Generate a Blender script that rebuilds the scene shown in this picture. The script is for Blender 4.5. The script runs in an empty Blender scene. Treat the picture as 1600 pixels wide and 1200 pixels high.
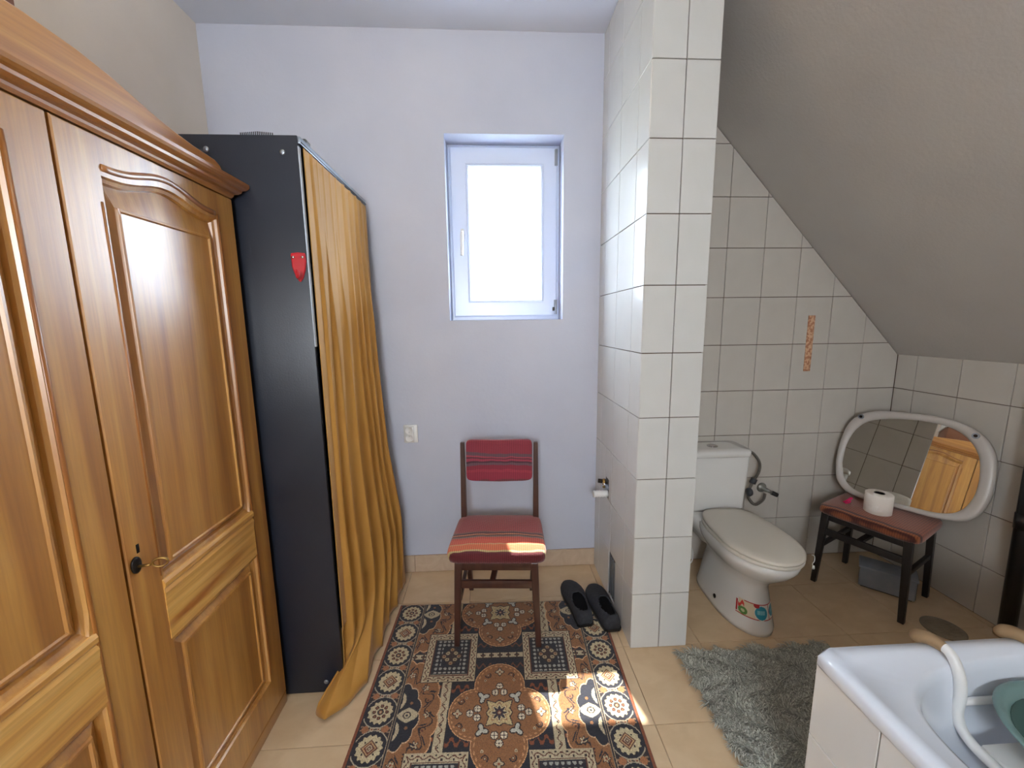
import bpy, bmesh, math, random
import numpy as np
from mathutils import Vector, Matrix
PI = math.pi
random.seed(7)
RNG = np.random.default_rng(7)
SC = bpy.context.scene
COL = SC.collection

# ------------------------------------------------------------------ camera
H = 1.369
yaw, pit, rol = .0515, .1517, .0122
cy, sy = math.cos(yaw), math.sin(yaw); cp, sp = math.cos(pit), math.sin(pit)
right = Vector((cy, -sy, 0)); fwd = Vector((sy*cp, cy*cp, -sp)); down = fwd.cross(right)
Rt = right*math.cos(rol) + down*math.sin(rol); Dn = -right*math.sin(rol) + down*math.cos(rol)
cam_d = bpy.data.cameras.new('camera'); cam = bpy.data.objects.new('camera', cam_d); COL.objects.link(cam)
M = Matrix(((Rt.x, -Dn.x, -fwd.x, 0), (Rt.y, -Dn.y, -fwd.y, 0), (Rt.z, -Dn.z, -fwd.z, H), (0, 0, 0, 1)))
cam.matrix_world = M
cam_d.sensor_fit = 'HORIZONTAL'; cam_d.sensor_width = 36; cam_d.lens = 36*622.46/1600
cam_d.clip_start = .02; cam_d.clip_end = 200
SC.camera = cam

# ------------------------------------------------------------------ world, sun, daylight, exposure
W = bpy.data.worlds.new('sky'); SC.world = W; W.use_nodes = True
bg = W.node_tree.nodes['Background']; bg.inputs[0].default_value = (.80, .90, 1.0, 1); bg.inputs[1].default_value = 17
sun_d = bpy.data.lights.new('sun', 'SUN'); sun_d.energy = 14; sun_d.angle = .012; sun_d.color = (1, .95, .86)
sun = bpy.data.objects.new('sun', sun_d); COL.objects.link(sun)
sun.rotation_euler = Vector((.125, -.528, -1)).to_track_quat('-Z', 'Y').to_euler()
# added fill light behind the camera, set in an unseen made-up opening
ar_d = bpy.data.lights.new('rear_fill_light', 'AREA'); ar_d.shape = 'RECTANGLE'; ar_d.size = .7; ar_d.size_y = .7
ar_d.energy = 12; ar_d.color = (1, .97, .93)
ar = bpy.data.objects.new('rear_fill_light', ar_d); COL.objects.link(ar)
ar.location = (-.2, -1.58, 1.65); ar.rotation_euler = (PI/2, 0, 0)
# daylight entering through the small window in view
aw_d = bpy.data.lights.new('daylight_window', 'AREA'); aw_d.shape = 'RECTANGLE'; aw_d.size = .62; aw_d.size_y = 1.0
aw_d.energy = 10; aw_d.color = (.75, .86, 1)
aw = bpy.data.objects.new('daylight_window', aw_d); COL.objects.link(aw)
aw.location = (.085, 2.62, 2.05); aw.rotation_euler = (-PI/2+.35, 0, 0)
LAMP_E = 12
VS = SC.view_settings
VS.view_transform = 'Standard'; VS.look = 'None'; VS.gamma = 1; VS.use_curve_mapping = False
VS.exposure = 0.62
SC.cycles.max_bounces = 10; SC.cycles.diffuse_bounces = 6; SC.cycles.glossy_bounces = 5; SC.cycles.transparent_max_bounces = 12
SC.cycles.sample_clamp_indirect = 10

# ------------------------------------------------------------------ materials
def lin(c):
    return tuple((x/255/12.92 if x <= 10.3 else ((x/255+.055)/1.055)**2.4) for x in c)
MATS = {}
def mat(name, rgb, rough=.5, rgb2=None, scale=8, stretch=(1, 1, 1), bump=0, bscale=None, metal=0, detail=4, coat=0, spec=.5, sheen=0, ramp=(.35, .65), dist=0):
    m = bpy.data.materials.new(name); m.use_nodes = True; nt = m.node_tree; N = nt.nodes; L = nt.links
    b = N['Principled BSDF']; b.inputs['Roughness'].default_value = rough; b.inputs['Metallic'].default_value = metal
    b.inputs['Specular IOR Level'].default_value = spec
    if coat: b.inputs['Coat Weight'].default_value = coat; b.inputs['Coat Roughness'].default_value = .12
    if sheen: b.inputs['Sheen Weight'].default_value = sheen; b.inputs['Sheen Roughness'].default_value = .4
    b.inputs['Base Color'].default_value = (*lin(rgb), 1)
    if rgb2 or bump:
        tc = N.new('ShaderNodeTexCoord'); mp = N.new('ShaderNodeMapping'); mp.inputs['Scale'].default_value = stretch
        L.new(tc.outputs['Object'], mp.inputs[0])
    if rgb2:
        n = N.new('ShaderNodeTexNoise'); n.inputs['Scale'].default_value = scale; n.inputs['Detail'].default_value = detail
        n.inputs['Distortion'].default_value = dist
        L.new(mp.outputs[0], n.inputs['Vector'])
        r = N.new('ShaderNodeValToRGB'); r.color_ramp.elements[0].position = ramp[0]; r.color_ramp.elements[1].position = ramp[1]
        r.color_ramp.elements[0].color = (*lin(rgb), 1); r.color_ramp.elements[1].color = (*lin(rgb2), 1)
        L.new(n.outputs['Fac'], r.inputs[0]); L.new(r.outputs[0], b.inputs['Base Color'])
    if bump:
        n2 = N.new('ShaderNodeTexNoise'); n2.inputs['Scale'].default_value = bscale or scale; n2.inputs['Detail'].default_value = 3
        L.new(mp.outputs[0], n2.inputs['Vector'])
        bp = N.new('ShaderNodeBump'); bp.inputs['Strength'].default_value = bump; bp.inputs['Distance'].default_value = .01
        L.new(n2.outputs['Fac'], bp.inputs['Height']); L.new(bp.outputs[0], b.inputs['Normal'])
    MATS[name] = m
    return m

def wood(name, grain='z', c=((164, 106, 40), (188, 130, 54), (206, 152, 74)), rough=.38, figure=1.0, coat=1):
    """honey pine: broad growth bands plus fine fibres, both running along `grain`"""
    m = bpy.data.materials.new(name); m.use_nodes = True; nt = m.node_tree; N = nt.nodes; L = nt.links
    b = N['Principled BSDF']; b.inputs['Roughness'].default_value = rough
    b.inputs['Coat Weight'].default_value = coat; b.inputs['Coat Roughness'].default_value = .34; b.inputs['Coat IOR'].default_value = 1.75
    tc = N.new('ShaderNodeTexCoord'); mp = N.new('ShaderNodeMapping')
    s = {'z': (1, 1, .045), 'y': (1, .045, 1), 'x': (.045, 1, 1)}[grain]; mp.inputs['Scale'].default_value = s
    L.new(tc.outputs['Object'], mp.inputs[0])
    n = N.new('ShaderNodeTexNoise'); n.inputs['Scale'].default_value = 22*figure; n.inputs['Detail'].default_value = 2; n.inputs['Distortion'].default_value = .6
    L.new(mp.outputs[0], n.inputs['Vector'])
    f = N.new('ShaderNodeTexNoise'); f.inputs['Scale'].default_value = 210; f.inputs['Detail'].default_value = 2
    L.new(mp.outputs[0], f.inputs['Vector'])
    r = N.new('ShaderNodeValToRGB'); e = r.color_ramp.elements
    e[0].position = .3; e[0].color = (*lin(c[0]), 1); e[1].position = .72; e[1].color = (*lin(c[2]), 1)
    k = e.new(.5); k.color = (*lin(c[1]), 1)
    L.new(n.outputs['Fac'], r.inputs[0])
    mx = N.new('ShaderNodeMix'); mx.data_type = 'RGBA'; mx.blend_type = 'MULTIPLY'; mx.inputs['Factor'].default_value = .22
    r2 = N.new('ShaderNodeValToRGB'); r2.color_ramp.elements[0].position = .35; r2.color_ramp.elements[0].color = (.45, .36, .28, 1); r2.color_ramp.elements[1].position = .6
    L.new(f.outputs['Fac'], r2.inputs[0]); L.new(r.outputs[0], mx.inputs['A']); L.new(r2.outputs[0], mx.inputs['B'])
    L.new(mx.outputs['Result'], b.inputs['Base Color'])
    bp = N.new('ShaderNodeBump'); bp.inputs['Strength'].default_value = .06; bp.inputs['Distance'].default_value = .004
    L.new(f.outputs['Fac'], bp.inputs['Height']); L.new(bp.outputs[0], b.inputs['Normal'])
    MATS[name] = m
    return m

def mat_attr(name, rough=.9, bump=0, bscale=400, sheen=0):
    m = bpy.data.materials.new(name); m.use_nodes = True; nt = m.node_tree; N = nt.nodes; L = nt.links
    b = N['Principled BSDF']; b.inputs['Roughness'].default_value = rough
    if sheen: b.inputs['Sheen Weight'].default_value = sheen
    a = N.new('ShaderNodeAttribute'); a.attribute_name = 'Col'; L.new(a.outputs['Color'], b.inputs['Base Color'])
    if bump:
        tc = N.new('ShaderNodeTexCoord'); n2 = N.new('ShaderNodeTexNoise'); n2.inputs['Scale'].default_value = bscale
        L.new(tc.outputs['Object'], n2.inputs['Vector']); bp = N.new('ShaderNodeBump'); bp.inputs['Strength'].default_value = bump; bp.inputs['Distance'].default_value = .004
        L.new(n2.outputs['Fac'], bp.inputs['Height']); L.new(bp.outputs[0], b.inputs['Normal'])
    return m

def mat_stripes(name, axis, stops, rough=.9, thread=160):
    """woven cloth: constant-colour stripes along one object axis, thread relief"""
    m = bpy.data.materials.new(name); m.use_nodes = True; nt = m.node_tree; N = nt.nodes; L = nt.links
    b = N['Principled BSDF']; b.inputs['Roughness'].default_value = rough; b.inputs['Sheen Weight'].default_value = .3
    tc = N.new('ShaderNodeTexCoord'); sx = N.new('ShaderNodeSeparateXYZ'); L.new(tc.outputs['Object'], sx.inputs[0])
    wob = N.new('ShaderNodeTexNoise'); wob.inputs['Scale'].default_value = 9; L.new(tc.outputs['Object'], wob.inputs['Vector'])
    ma = N.new('ShaderNodeMath'); ma.operation = 'MULTIPLY_ADD'; ma.inputs[1].default_value = .035; ma.inputs[2].default_value = -.0175
    L.new(wob.outputs['Fac'], ma.inputs[0])
    ad = N.new('ShaderNodeMath'); ad.operation = 'ADD'; L.new(sx.outputs[axis], ad.inputs[0]); L.new(ma.outputs[0], ad.inputs[1])
    r = N.new('ShaderNodeValToRGB'); cr = r.color_ramp; cr.interpolation = 'LINEAR'
    mr = N.new('ShaderNodeMapRange'); mr.inputs['From Min'].default_value = stops[0][0]; mr.inputs['From Max'].default_value = stops[-1][0]
    L.new(ad.outputs[0], mr.inputs['Value']); L.new(mr.outputs[0], r.inputs[0])
    lo, hi = stops[0][0], stops[-1][0]
    pts = []
    for i, (p, c) in enumerate(stops[:-1]):
        q = stops[i+1][0]; a = (p-lo)/(hi-lo); z = (q-lo)/(hi-lo); pts += [(a+.004, c), (z-.004, c)]
    pts = pts[:32]
    e = cr.elements
    e[0].position = pts[0][0]; e[0].color = (*lin(pts[0][1]), 1); e[1].position = pts[-1][0]; e[1].color = (*lin(pts[-1][1]), 1)
    for p, c in pts[1:-1]:
        k = e.new(p); k.color = (*lin(c), 1)
    # knitted dashes across the stripes
    wv = N.new('ShaderNodeTexWave'); wv.inputs['Scale'].default_value = 36; wv.bands_direction = 'X'; wv.inputs['Distortion'].default_value = .6
    L.new(tc.outputs['Object'], wv.inputs['Vector'])
    mx = N.new('ShaderNodeMix'); mx.data_type = 'RGBA'; mx.blend_type = 'MULTIPLY'; mx.inputs['Factor'].default_value = .35
    L.new(r.outputs[0], mx.inputs['A']); L.new(wv.outputs['Color'], mx.inputs['B']); L.new(mx.outputs['Result'], b.inputs['Base Color'])
    n2 = N.new('ShaderNodeTexNoise'); n2.inputs['Scale'].default_value = thread; L.new(tc.outputs['Object'], n2.inputs['Vector'])
    bp = N.new('ShaderNodeBump'); bp.inputs['Strength'].default_value = .5; bp.inputs['Distance'].default_value = .004
    L.new(n2.outputs['Fac'], bp.inputs['Height']); L.new(bp.outputs[0], b.inputs['Normal'])
    return m

PLASTER = mat('plaster_warm', (212, 204, 194), .85, (218, 210, 200), scale=3, bump=.08, bscale=60)
PLASTER_B = mat('plaster_glare_blue', (190, 194, 209), .8, (197, 200, 213), scale=2.5, bump=.08, bscale=50)  # bluish tint is window glare put into the wall colour
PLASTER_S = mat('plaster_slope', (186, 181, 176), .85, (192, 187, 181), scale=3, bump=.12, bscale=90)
CEIL = mat('ceiling_paint', (212, 216, 226), .8, (217, 220, 229), scale=3)
GROUT = mat('grout_brown', (88, 66, 54), .9)
GROUT_F = mat('floor_grout', (150, 122, 96), .9)
TILE = mat('wall_tile_glaze', (202, 202, 198), .2, (207, 207, 204), scale=4, dist=.6, spec=.5)
TILE_A = mat('alcove_tile_glaze', (194, 188, 179), .2, (200, 194, 185), scale=4, dist=.6)
TILE_T = mat('tub_panel_tile_glaze', (216, 216, 214), .2, (220, 220, 218), scale=4, dist=.6)
TILE_F = mat('floor_tile_beige', (202, 174, 138), .3, (211, 185, 150), scale=9, dist=.7, detail=8, stretch=(1, 1.6, 1))
SKIRT = mat('skirting_tile', (190, 166, 142), .35, (200, 178, 154), scale=10, dist=2)
UPVC = mat('window_upvc', (212, 222, 242), .3)  # blue of the backlit glare is mixed into the frame colour
WOODV = wood('pine_vertical', 'z')
WOODH = wood('pine_horizontal', 'y')
WOODR = wood('pine_rail_figured', 'y', ((176, 106, 36), (224, 168, 82), (236, 190, 110)), figure=1.4)
WOODM = wood('pine_moulding', 'z', ((142, 84, 34), (168, 106, 44), (190, 128, 58)), coat=.35)
WOODMH = wood('pine_moulding_horizontal', 'y', ((148, 90, 38), (172, 110, 48), (192, 132, 62)))
BLACK = mat('black_laminate', (24, 29, 41), .38, (29, 34, 46), scale=5, bump=.05, bscale=200)  # black tinted blue to carry the haze from the window
BLACKM = mat('black_plastic', (16, 16, 18), .35)
STEEL = mat('grey_metal', (150, 158, 168), .35, metal=.8)
CHROME = mat('chrome', (205, 205, 208), .12, metal=1)
DKMETAL = mat('dark_metal', (46, 42, 40), .4, metal=.8)
BRASS = mat('aged_brass', (150, 118, 66), .35, metal=.9)
WHITEP = mat('white_plastic', (224, 224, 222), .35)
EDGEW = mat('white_edge_band', (200, 206, 216), .5)
RED = mat('red_plastic', (190, 34, 46), .3, coat=.3)
PINK = mat('pink_plastic', (205, 30, 90), .35)
VELVET = mat('mustard_velvet', (172, 122, 48), .72, (182, 132, 56), scale=4, sheen=.2, bump=.1, bscale=350)
DKWOOD = mat('dark_stained_wood', (58, 34, 28), .35, (74, 44, 34), scale=30, stretch=(1, 1, .1), coat=.2)
BLKWOOD = mat('black_stained_wood', (30, 27, 27), .4, (38, 34, 33), scale=30, stretch=(1, 1, .1))
CERAM = mat('white_ceramic', (222, 220, 216), .12, coat=.4)
SEATP = mat('toilet_seat_plastic', (212, 206, 194), .28)
ENAMEL = mat('bath_enamel', (222, 228, 238), .14, coat=.5)
SHOE = mat('black_shoe_cloth', (40, 42, 48), .8, (48, 50, 56), scale=60, bump=.3, bscale=300)
SHOEIN = mat('shoe_lining', (12, 12, 16), .9)
PAPER = mat('tissue_paper', (232, 224, 214), .95, bump=.2, bscale=120)
CARD = mat('cardboard_core', (120, 96, 74), .9)
RUBBER = mat('tan_rubber', (150, 124, 92), .6)
TEAL = mat('teal_plastic', (112, 142, 140), .35)
TEAL2 = mat('dark_teal_plastic', (60, 92, 88), .4)
BOXP = mat('clear_grey_plastic', (128, 136, 148), .25, (142, 148, 158), scale=14)
BOXI = mat('packed_contents', (60, 60, 62), .6, (150, 150, 146), scale=38, detail=6, ramp=(.5, .62))
TERRA = mat('terracotta_listello', (178, 122, 90), .5, (214, 172, 136), scale=70, ramp=(.45, .55), bump=.4, bscale=70)
FLOOR_SHADE = mat('floor_shadow_brown', (128, 116, 98), .5, (144, 130, 110), scale=20)  # brown of a soft floor shadow, put into the disc colour
GREYB = mat('pale_grey_plastic', (150, 154, 160), .4)
HOSE = mat('braided_hose', (98, 94, 88), .4, (128, 122, 112), scale=250, metal=.5, bump=.6, bscale=400)
DARKGREY = mat('dark_grey_plastic', (56, 58, 62), .45)
RECESS = mat('recess_cement', (86, 84, 84), .9, (104, 102, 100), scale=30, bump=.4, bscale=60)
GROUND = mat('outside_ground', (120, 128, 108), .95, (140, 140, 120), scale=.6)
LEAF = mat('outside_leaves', (96, 116, 84), .8, (120, 138, 104), scale=3)
BROWNB = mat('brown_box_board', (112, 70, 48), .6, (124, 80, 56), scale=6)

# ------------------------------------------------------------------ mesh helpers
def tag(o, label=None, cat=None, group=None, kind=None):
    if label: o['label'] = label
    if cat: o['category'] = cat
    if group: o['group'] = group
    if kind: o['kind'] = kind
    return o
def empty(name, loc, label, cat, group=None, rz=0):
    o = bpy.data.objects.new(name, None); COL.objects.link(o); o.location = loc; o.rotation_euler = (0, 0, rz); o.empty_display_size = .05
    bpy.context.view_layer.update()
    return tag(o, label, cat, group)
def link(name, me, m, parent=None, smooth=False, world=True):
    o = bpy.data.objects.new(name, me); COL.objects.link(o)
    if m and not me.materials: me.materials.append(m)
    if smooth:
        for p in me.polygons: p.use_smooth = True
    if parent:
        o.parent = parent
        if world: o.matrix_parent_inverse = parent.matrix_world.inverted()
    return o
def obj(name, verts, faces, m, parent=None, smooth=False, world=True):
    me = bpy.data.meshes.new(name); me.from_pydata([tuple(v) for v in verts], [], faces); me.update()
    bm = bmesh.new(); bm.from_mesh(me); bmesh.ops.recalc_face_normals(bm, faces=bm.faces); bm.to_mesh(me); bm.free()
    return link(name, me, m, parent, smooth, world)
def from_bm(name, bm, m, parent=None, smooth=False, world=True, angle=None):
    bmesh.ops.recalc_face_normals(bm, faces=bm.faces)
    me = bpy.data.meshes.new(name); bm.to_mesh(me); bm.free()
    o = link(name, me, m, parent, smooth or bool(angle), world)
    if angle:
        try: me.set_sharp_from_angle(angle=math.radians(angle))
        except Exception: pass
    return o
def bbox(bm, x0, x1, y0, y1, z0, z1, bev=0, seg=2, mtx=None):
    vs = [bm.verts.new((x, y, z)) for x in (x0, x1) for y in (y0, y1) for z in (z0, z1)]
    fs = [(0, 1, 3, 2), (4, 6, 7, 5), (0, 4, 5, 1), (2, 3, 7, 6), (0, 2, 6, 4), (1, 5, 7, 3)]
    nf = [bm.faces.new([vs[i] for i in f]) for f in fs]
    vv = vs
    if bev:
        es = list({e for f in nf for e in f.edges})
        r = bmesh.ops.bevel(bm, geom=es, offset=bev, segments=seg, profile=.5, affect='EDGES')
        vv = list({v for f in r['faces'] for v in f.verts} | {v for v in vs if v.is_valid})
    if mtx is not None:
        for v in vv: v.co = mtx @ v.co
    return vv
def box(name, x0, x1, y0, y1, z0, z1, m, parent=None, bev=0, seg=2, mtx=None, world=True):
    bm = bmesh.new(); bbox(bm, x0, x1, y0, y1, z0, z1, bev, seg, mtx)
    return from_bm(name, bm, m, parent, world=world, angle=35 if bev else None)
def frames(path):
    P = [Vector(p) for p in path]; T = []
    for i in range(len(P)):
        a = P[max(i-1, 0)]; b = P[min(i+1, len(P)-1)]; T.append((b-a).normalized())
    up = Vector((0, 0, 1)) if abs(T[0].z) < .9 else Vector((1, 0, 0))
    n = T[0].cross(up).normalized(); out = []
    for i, t in enumerate(T):
        n = (n - t*n.dot(t)).normalized(); out.append((P[i], n, t.cross(n)))
    return out
def tube_vf(path, r, n=10, caps=True, sq=None):
    V = []; F = []; fr = frames(path)
    for i, (p, a, b) in enumerate(fr):
        rr = r[i] if isinstance(r, (list, tuple)) else r
        for k in range(n):
            t = 2*PI*k/n
            if sq:
                w, h = sq; c, s = math.cos(t), math.sin(t); e = .35
                u = (abs(c)**e)*(1 if c > 0 else -1)*w; v = (abs(s)**e)*(1 if s > 0 else -1)*h
                V.append(p + a*u*rr + b*v*rr)
            else: V.append(p + a*math.cos(t)*rr + b*math.sin(t)*rr)
    m = len(fr)
    for i in range(m-1):
        for k in range(n):
            F.append((i*n+k, i*n+(k+1) % n, (i+1)*n+(k+1) % n, (i+1)*n+k))
    if caps: F.append(tuple(range(n))[::-1]); F.append(tuple((m-1)*n+k for k in range(n)))
    return V, F
def tube(name, path, r, m, parent=None, n=10, world=True):
    V, F = tube_vf(path, r, n); return obj(name, V, F, m, parent, True, world)
def smooth_path(pts, k=6):
    P = [Vector(p) for p in pts]; out = []
    for i in range(len(P)-1):
        p0, p1, p2, p3 = P[max(i-1, 0)], P[i], P[i+1], P[min(i+2, len(P)-1)]
        for j in range(k):
            t = j/k
            out.append(.5*((2*p1)+(-p0+p2)*t+(2*p0-5*p1+4*p2-p3)*t*t+(-p0+3*p1-3*p2+p3)*t**3))
    out.append(P[-1]); return out
def loft(rings, closed=True, cap0=True, cap1=True):
    n = len(rings[0]); V = [p for r in rings for p in r]; F = []
    for i in range(len(rings)-1):
        for k in range(n if closed else n-1):
            F.append((i*n+k, i*n+(k+1) % n, (i+1)*n+(k+1) % n, (i+1)*n+k))
    if cap0: F.append(tuple(range(n))[::-1])
    if cap1: F.append(tuple((len(rings)-1)*n+k for k in range(n)))
    return V, F
def lathe_vf(prof, c, n=32, axis='z'):
    V = []; F = []
    for r, h in prof:
        for k in range(n):
            t = 2*PI*k/n; a, b = r*math.cos(t), r*math.sin(t)
            V.append({'z': (c[0]+a, c[1]+b, c[2]+h), 'x': (c[0]+h, c[1]+a, c[2]+b), 'y': (c[0]+a, c[1]+h, c[2]+b)}[axis])
    for i in range(len(prof)-1):
        for k in range(n): F.append((i*n+k, i*n+(k+1) % n, (i+1)*n+(k+1) % n, (i+1)*n+k))
    if prof[0][0] > 1e-4: F.append(tuple(range(n)))
    if prof[-1][0] > 1e-4: F.append(tuple((len(prof)-1)*n+k for k in range(n)))
    return V, F
def lathe(name, prof, c, m, parent=None, n=32, axis='z', world=True):
    V, F = lathe_vf(prof, c, n, axis); return obj(name, V, F, m, parent, True, world)
def merge(vfs):
    V = []; F = []
    for v, f in vfs:
        o = len(V); V += list(v); F += [tuple(i+o for i in q) for q in f]
    return V, F

# ------------------------------------------------------------------ the room
XL, XR, YB, YF, ZC = -1.291, 2.237, 2.0765, -1.60, 2.712
YO = 2.36
PX0, PX1, PY = .564, .8055, 1.471
SLK = 1.04; SLC = 1.222 + SLK*2.193          # sloping ceiling: z = SLC - SLK*x
T = .006                                      # tile thickness

def struct(name, V, F, m): return tag(obj(name, V, F, m), kind='structure')
def sbox(name, x0, x1, y0, y1, z0, z1, m):
    o = box(name, x0, x1, y0, y1, z0, z1, m); return tag(o, kind='structure')

floor = sbox('floor', XL-.2, XR+.2, YF-.2, YB+.2, -.12, -.006, GROUT_F)
sbox('ceiling', XL-.2, 1.05, YF-.2, YO, ZC, ZC+.15, CEIL)
sbox('wall_left', XL-.2, XL, YF-.2, YO, -.12, ZC, PLASTER)
# back wall with its window opening: a ring of eight boxes made as one mesh
WX0, WX1, WZ0, WZ1 = -.206, .374, 1.385, 2.269

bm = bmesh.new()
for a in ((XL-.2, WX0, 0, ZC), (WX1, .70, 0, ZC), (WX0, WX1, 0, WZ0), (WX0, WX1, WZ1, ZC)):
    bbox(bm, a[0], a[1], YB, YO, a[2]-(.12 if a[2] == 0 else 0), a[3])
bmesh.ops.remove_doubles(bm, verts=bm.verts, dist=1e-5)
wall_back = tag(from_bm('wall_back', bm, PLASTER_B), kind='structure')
wall_alcove = sbox('wall_alcove', .70, XR+.2, YB+T, YO, -.12, ZC, GROUT)
wall_right = sbox('wall_right', XR+T, XR+.25, YF-.2, YB+.1, -.12, 1.3, GROUT)
# sloping ceiling slab
def slz(x): return SLC - SLK*x
V = []
for y in (YF-.2, YB+.1):
    V += [(XR+.25, y, slz(XR+.25)), ((SLC-ZC)/SLK, y, ZC), ((SLC-ZC)/SLK, y, ZC+.2), (XR+.25, y, slz(XR+.25)+.25)]
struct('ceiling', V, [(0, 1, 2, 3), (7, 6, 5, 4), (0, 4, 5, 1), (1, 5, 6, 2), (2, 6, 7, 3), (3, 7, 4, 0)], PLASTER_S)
pillar = sbox('wall_partition', PX0+T, PX1-T, PY+T, YB+.01, -.01, ZC, GROUT)
# unseen wall behind the camera, its opening made up to let fill light in
bm = bmesh.new()
for a in ((XL-.2, -.60, 0, ZC), (.20, XR+.3, 0, ZC), (-.60, .20, 0, 1.25), (-.60, .20, 2.05, ZC)):
    bbox(bm, a[0], a[1], YF-.2, YF, a[2]-(.12 if a[2] == 0 else 0), a[3])
tag(from_bm('wall_front', bm, PLASTER), kind='structure')
w2 = tag(from_bm('rear_fill_frame', (lambda b: (bbox(b, -.60, -.54, YF-.12, YF-.06, 1.25, 2.05), bbox(b, .14, .20, YF-.12, YF-.06, 1.25, 2.05), bbox(b, -.54, .14, YF-.12, YF-.06, 1.25, 1.31), bbox(b, -.54, .14, YF-.12, YF-.06, 1.99, 2.05), b)[-1])(bmesh.new()), UPVC), kind='structure')  # added frame round the made-up fill opening, never in view

# ---- tiles: every tile is its own piece, plain full tiles share one mesh
def clip_poly(poly, f):
    out = []
    for i in range(len(poly)):
        a, b = poly[i], poly[(i+1) % len(poly)]; fa, fb = f(a), f(b)
        if fa <= 0: out.append(a)
        if fa*fb < 0:
            t = fa/(fa-fb); out.append((a[0]+(b[0]-a[0])*t, a[1]+(b[1]-a[1])*t))
    return out
TCACHE = {}
def tile_mesh(poly, m, gap=.0012, t=T, bev=.0009):
    """prism lying in the local xy plane, face towards +z, edges chamfered"""
    key = (tuple((round(a, 4), round(b, 4)) for a, b in poly), m.name)
    if key in TCACHE: return TCACHE[key]
    n = len(poly); cx = sum(p[0] for p in poly)/n; cy_ = sum(p[1] for p in poly)/n
    def inset(d):
        out = []
        for i in range(n):
            p0, p1, p2 = Vector(poly[i-1]), Vector(poly[i]), Vector(poly[(i+1) % n])
            e1 = (p1-p0).normalized(); e2 = (p2-p1).normalized()
            n1 = Vector((-e1.y, e1.x)); n2 = Vector((-e2.y, e2.x)); k = 1+n1.dot(n2)
            q = p1 + (n1+n2)*(d/max(k, .3)); out.append(q)
        return out
    a, b = inset(gap), inset(gap+bev)
    V = [(p.x, p.y, 0) for p in a] + [(p.x, p.y, t-bev) for p in a] + [(p.x, p.y, t) for p in b]
    F = [tuple(range(n))[::-1], tuple(range(2*n, 3*n))]
    for r in (0, 1):
        for i in range(n): F.append((r*n+i, r*n+(i+1) % n, (r+1)*n+(i+1) % n, (r+1)*n+i))
    me = bpy.data.meshes.new('tile'); me.from_pydata(V, [], F); me.materials.append(m)
    TCACHE[key] = me
    return me
def put_tile(parent, origin, ux, uz, rect, m, clips=(), gap=.0016, jit=.0003):
    """rect in (u, v) of the wall plane at origin with axes ux, uz; face normal = ux x uz"""
    u0, u1, v0, v1 = rect
    poly = [(u0, v0), (u1, v0), (u1, v1), (u0, v1)]
    for f in clips: poly = clip_poly(poly, f)
    q = []
    for p in poly:
        if not q or (abs(p[0]-q[-1][0])+abs(p[1]-q[-1][1])) > .003: q.append(p)
    if len(q) < 3: return
    area = abs(sum(q[i][0]*q[(i+1) % len(q)][1]-q[(i+1) % len(q)][0]*q[i][1] for i in range(len(q))))/2
    if area < 2e-4: return
    a = sum(p[0] for p in q)/len(q); b = sum(p[1] for p in q)/len(q)
    me = tile_mesh([(p[0]-a, p[1]-b) for p in q], m, gap)
    o = bpy.data.objects.new('tile', me); COL.objects.link(o); o.parent = parent
    ux, uz = Vector(ux), Vector(uz); nz = ux.cross(uz)
    loc = Vector(origin) + ux*a + uz*b + nz*random.uniform(-jit, jit)
    R = Matrix((ux, uz, nz)).transposed().to_4x4()
    o.matrix_world = Matrix.Translation(loc) @ R @ Matrix.Rotation(random.uniform(-.0012, .0012), 4, 'Z')
    return o

# partition: front face
for k in range(11):
    for (a, b) in ((PX0, .6848), (.6848, PX1)):
        put_tile(pillar, (0, PY+T, 0), (1, 0, 0), (0, 0, 1), (a, b, .25*k, min(.25*k+.25, ZC-.003)), TILE)
# left face (normal -x): u runs along -y
HOLE = (1.702, 1.802, .03, .245)
for k in range(11):
    z0, z1 = .25*k, min(.25*k+.25, ZC-.003)
    for (a, b) in ((PY+.0012, 1.588), (1.588, 1.788), (1.788, 1.988), (1.988, YB)):
        rects = [(a, b, z0, z1)]
        if k == 0 and a == 1.588: rects = [(a, HOLE[0], z0, z1), (HOLE[0], b, z0, HOLE[2])]
        if k == 0 and a == 1.788: rects = [(HOLE[1], b, z0, z1)]
        if k == 2 and a == 1.788: rects = [(a, 1.83, z0, z1), (1.90, b, z0, z1), (1.83, 1.90, .60, z1)]
        for (p, q, r, s) in rects:
            put_tile(pillar, (PX0+T, 0, 0), (0, -1, 0), (0, 0, 1), (-q, -p, r, s), TILE)
# right face (normal +x)
for k in range(9):
    z0, z1 = .25*k, min(.25*k+.25, slz(PX1)-.003)
    for (a, b) in ((PY+.0012, 1.574), (1.574, 1.774), (1.774, 1.974), (1.974, YB)):
        put_tile(pillar, (PX1-T, 0, 0), (0, 1, 0), (0, 0, 1), (a, b, z0, z1), TILE_A)
# alcove back wall
xs = [PX1-.004] + [1.0275+.2*i for i in range(6)] + [XR]
for k in range(11):
    z0 = max(-.012+.25*k, 0); z1 = -.012+.25*k+.25
    for a, b in zip(xs[:-1], xs[1:]):
        put_tile(wall_alcove, (0, YB+T, 0), (1, 0, 0), (0, 0, 1), (a, b, z0, z1), TILE_A, clips=[lambda p: p[1]-(slz(p[0])-.004)])
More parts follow.
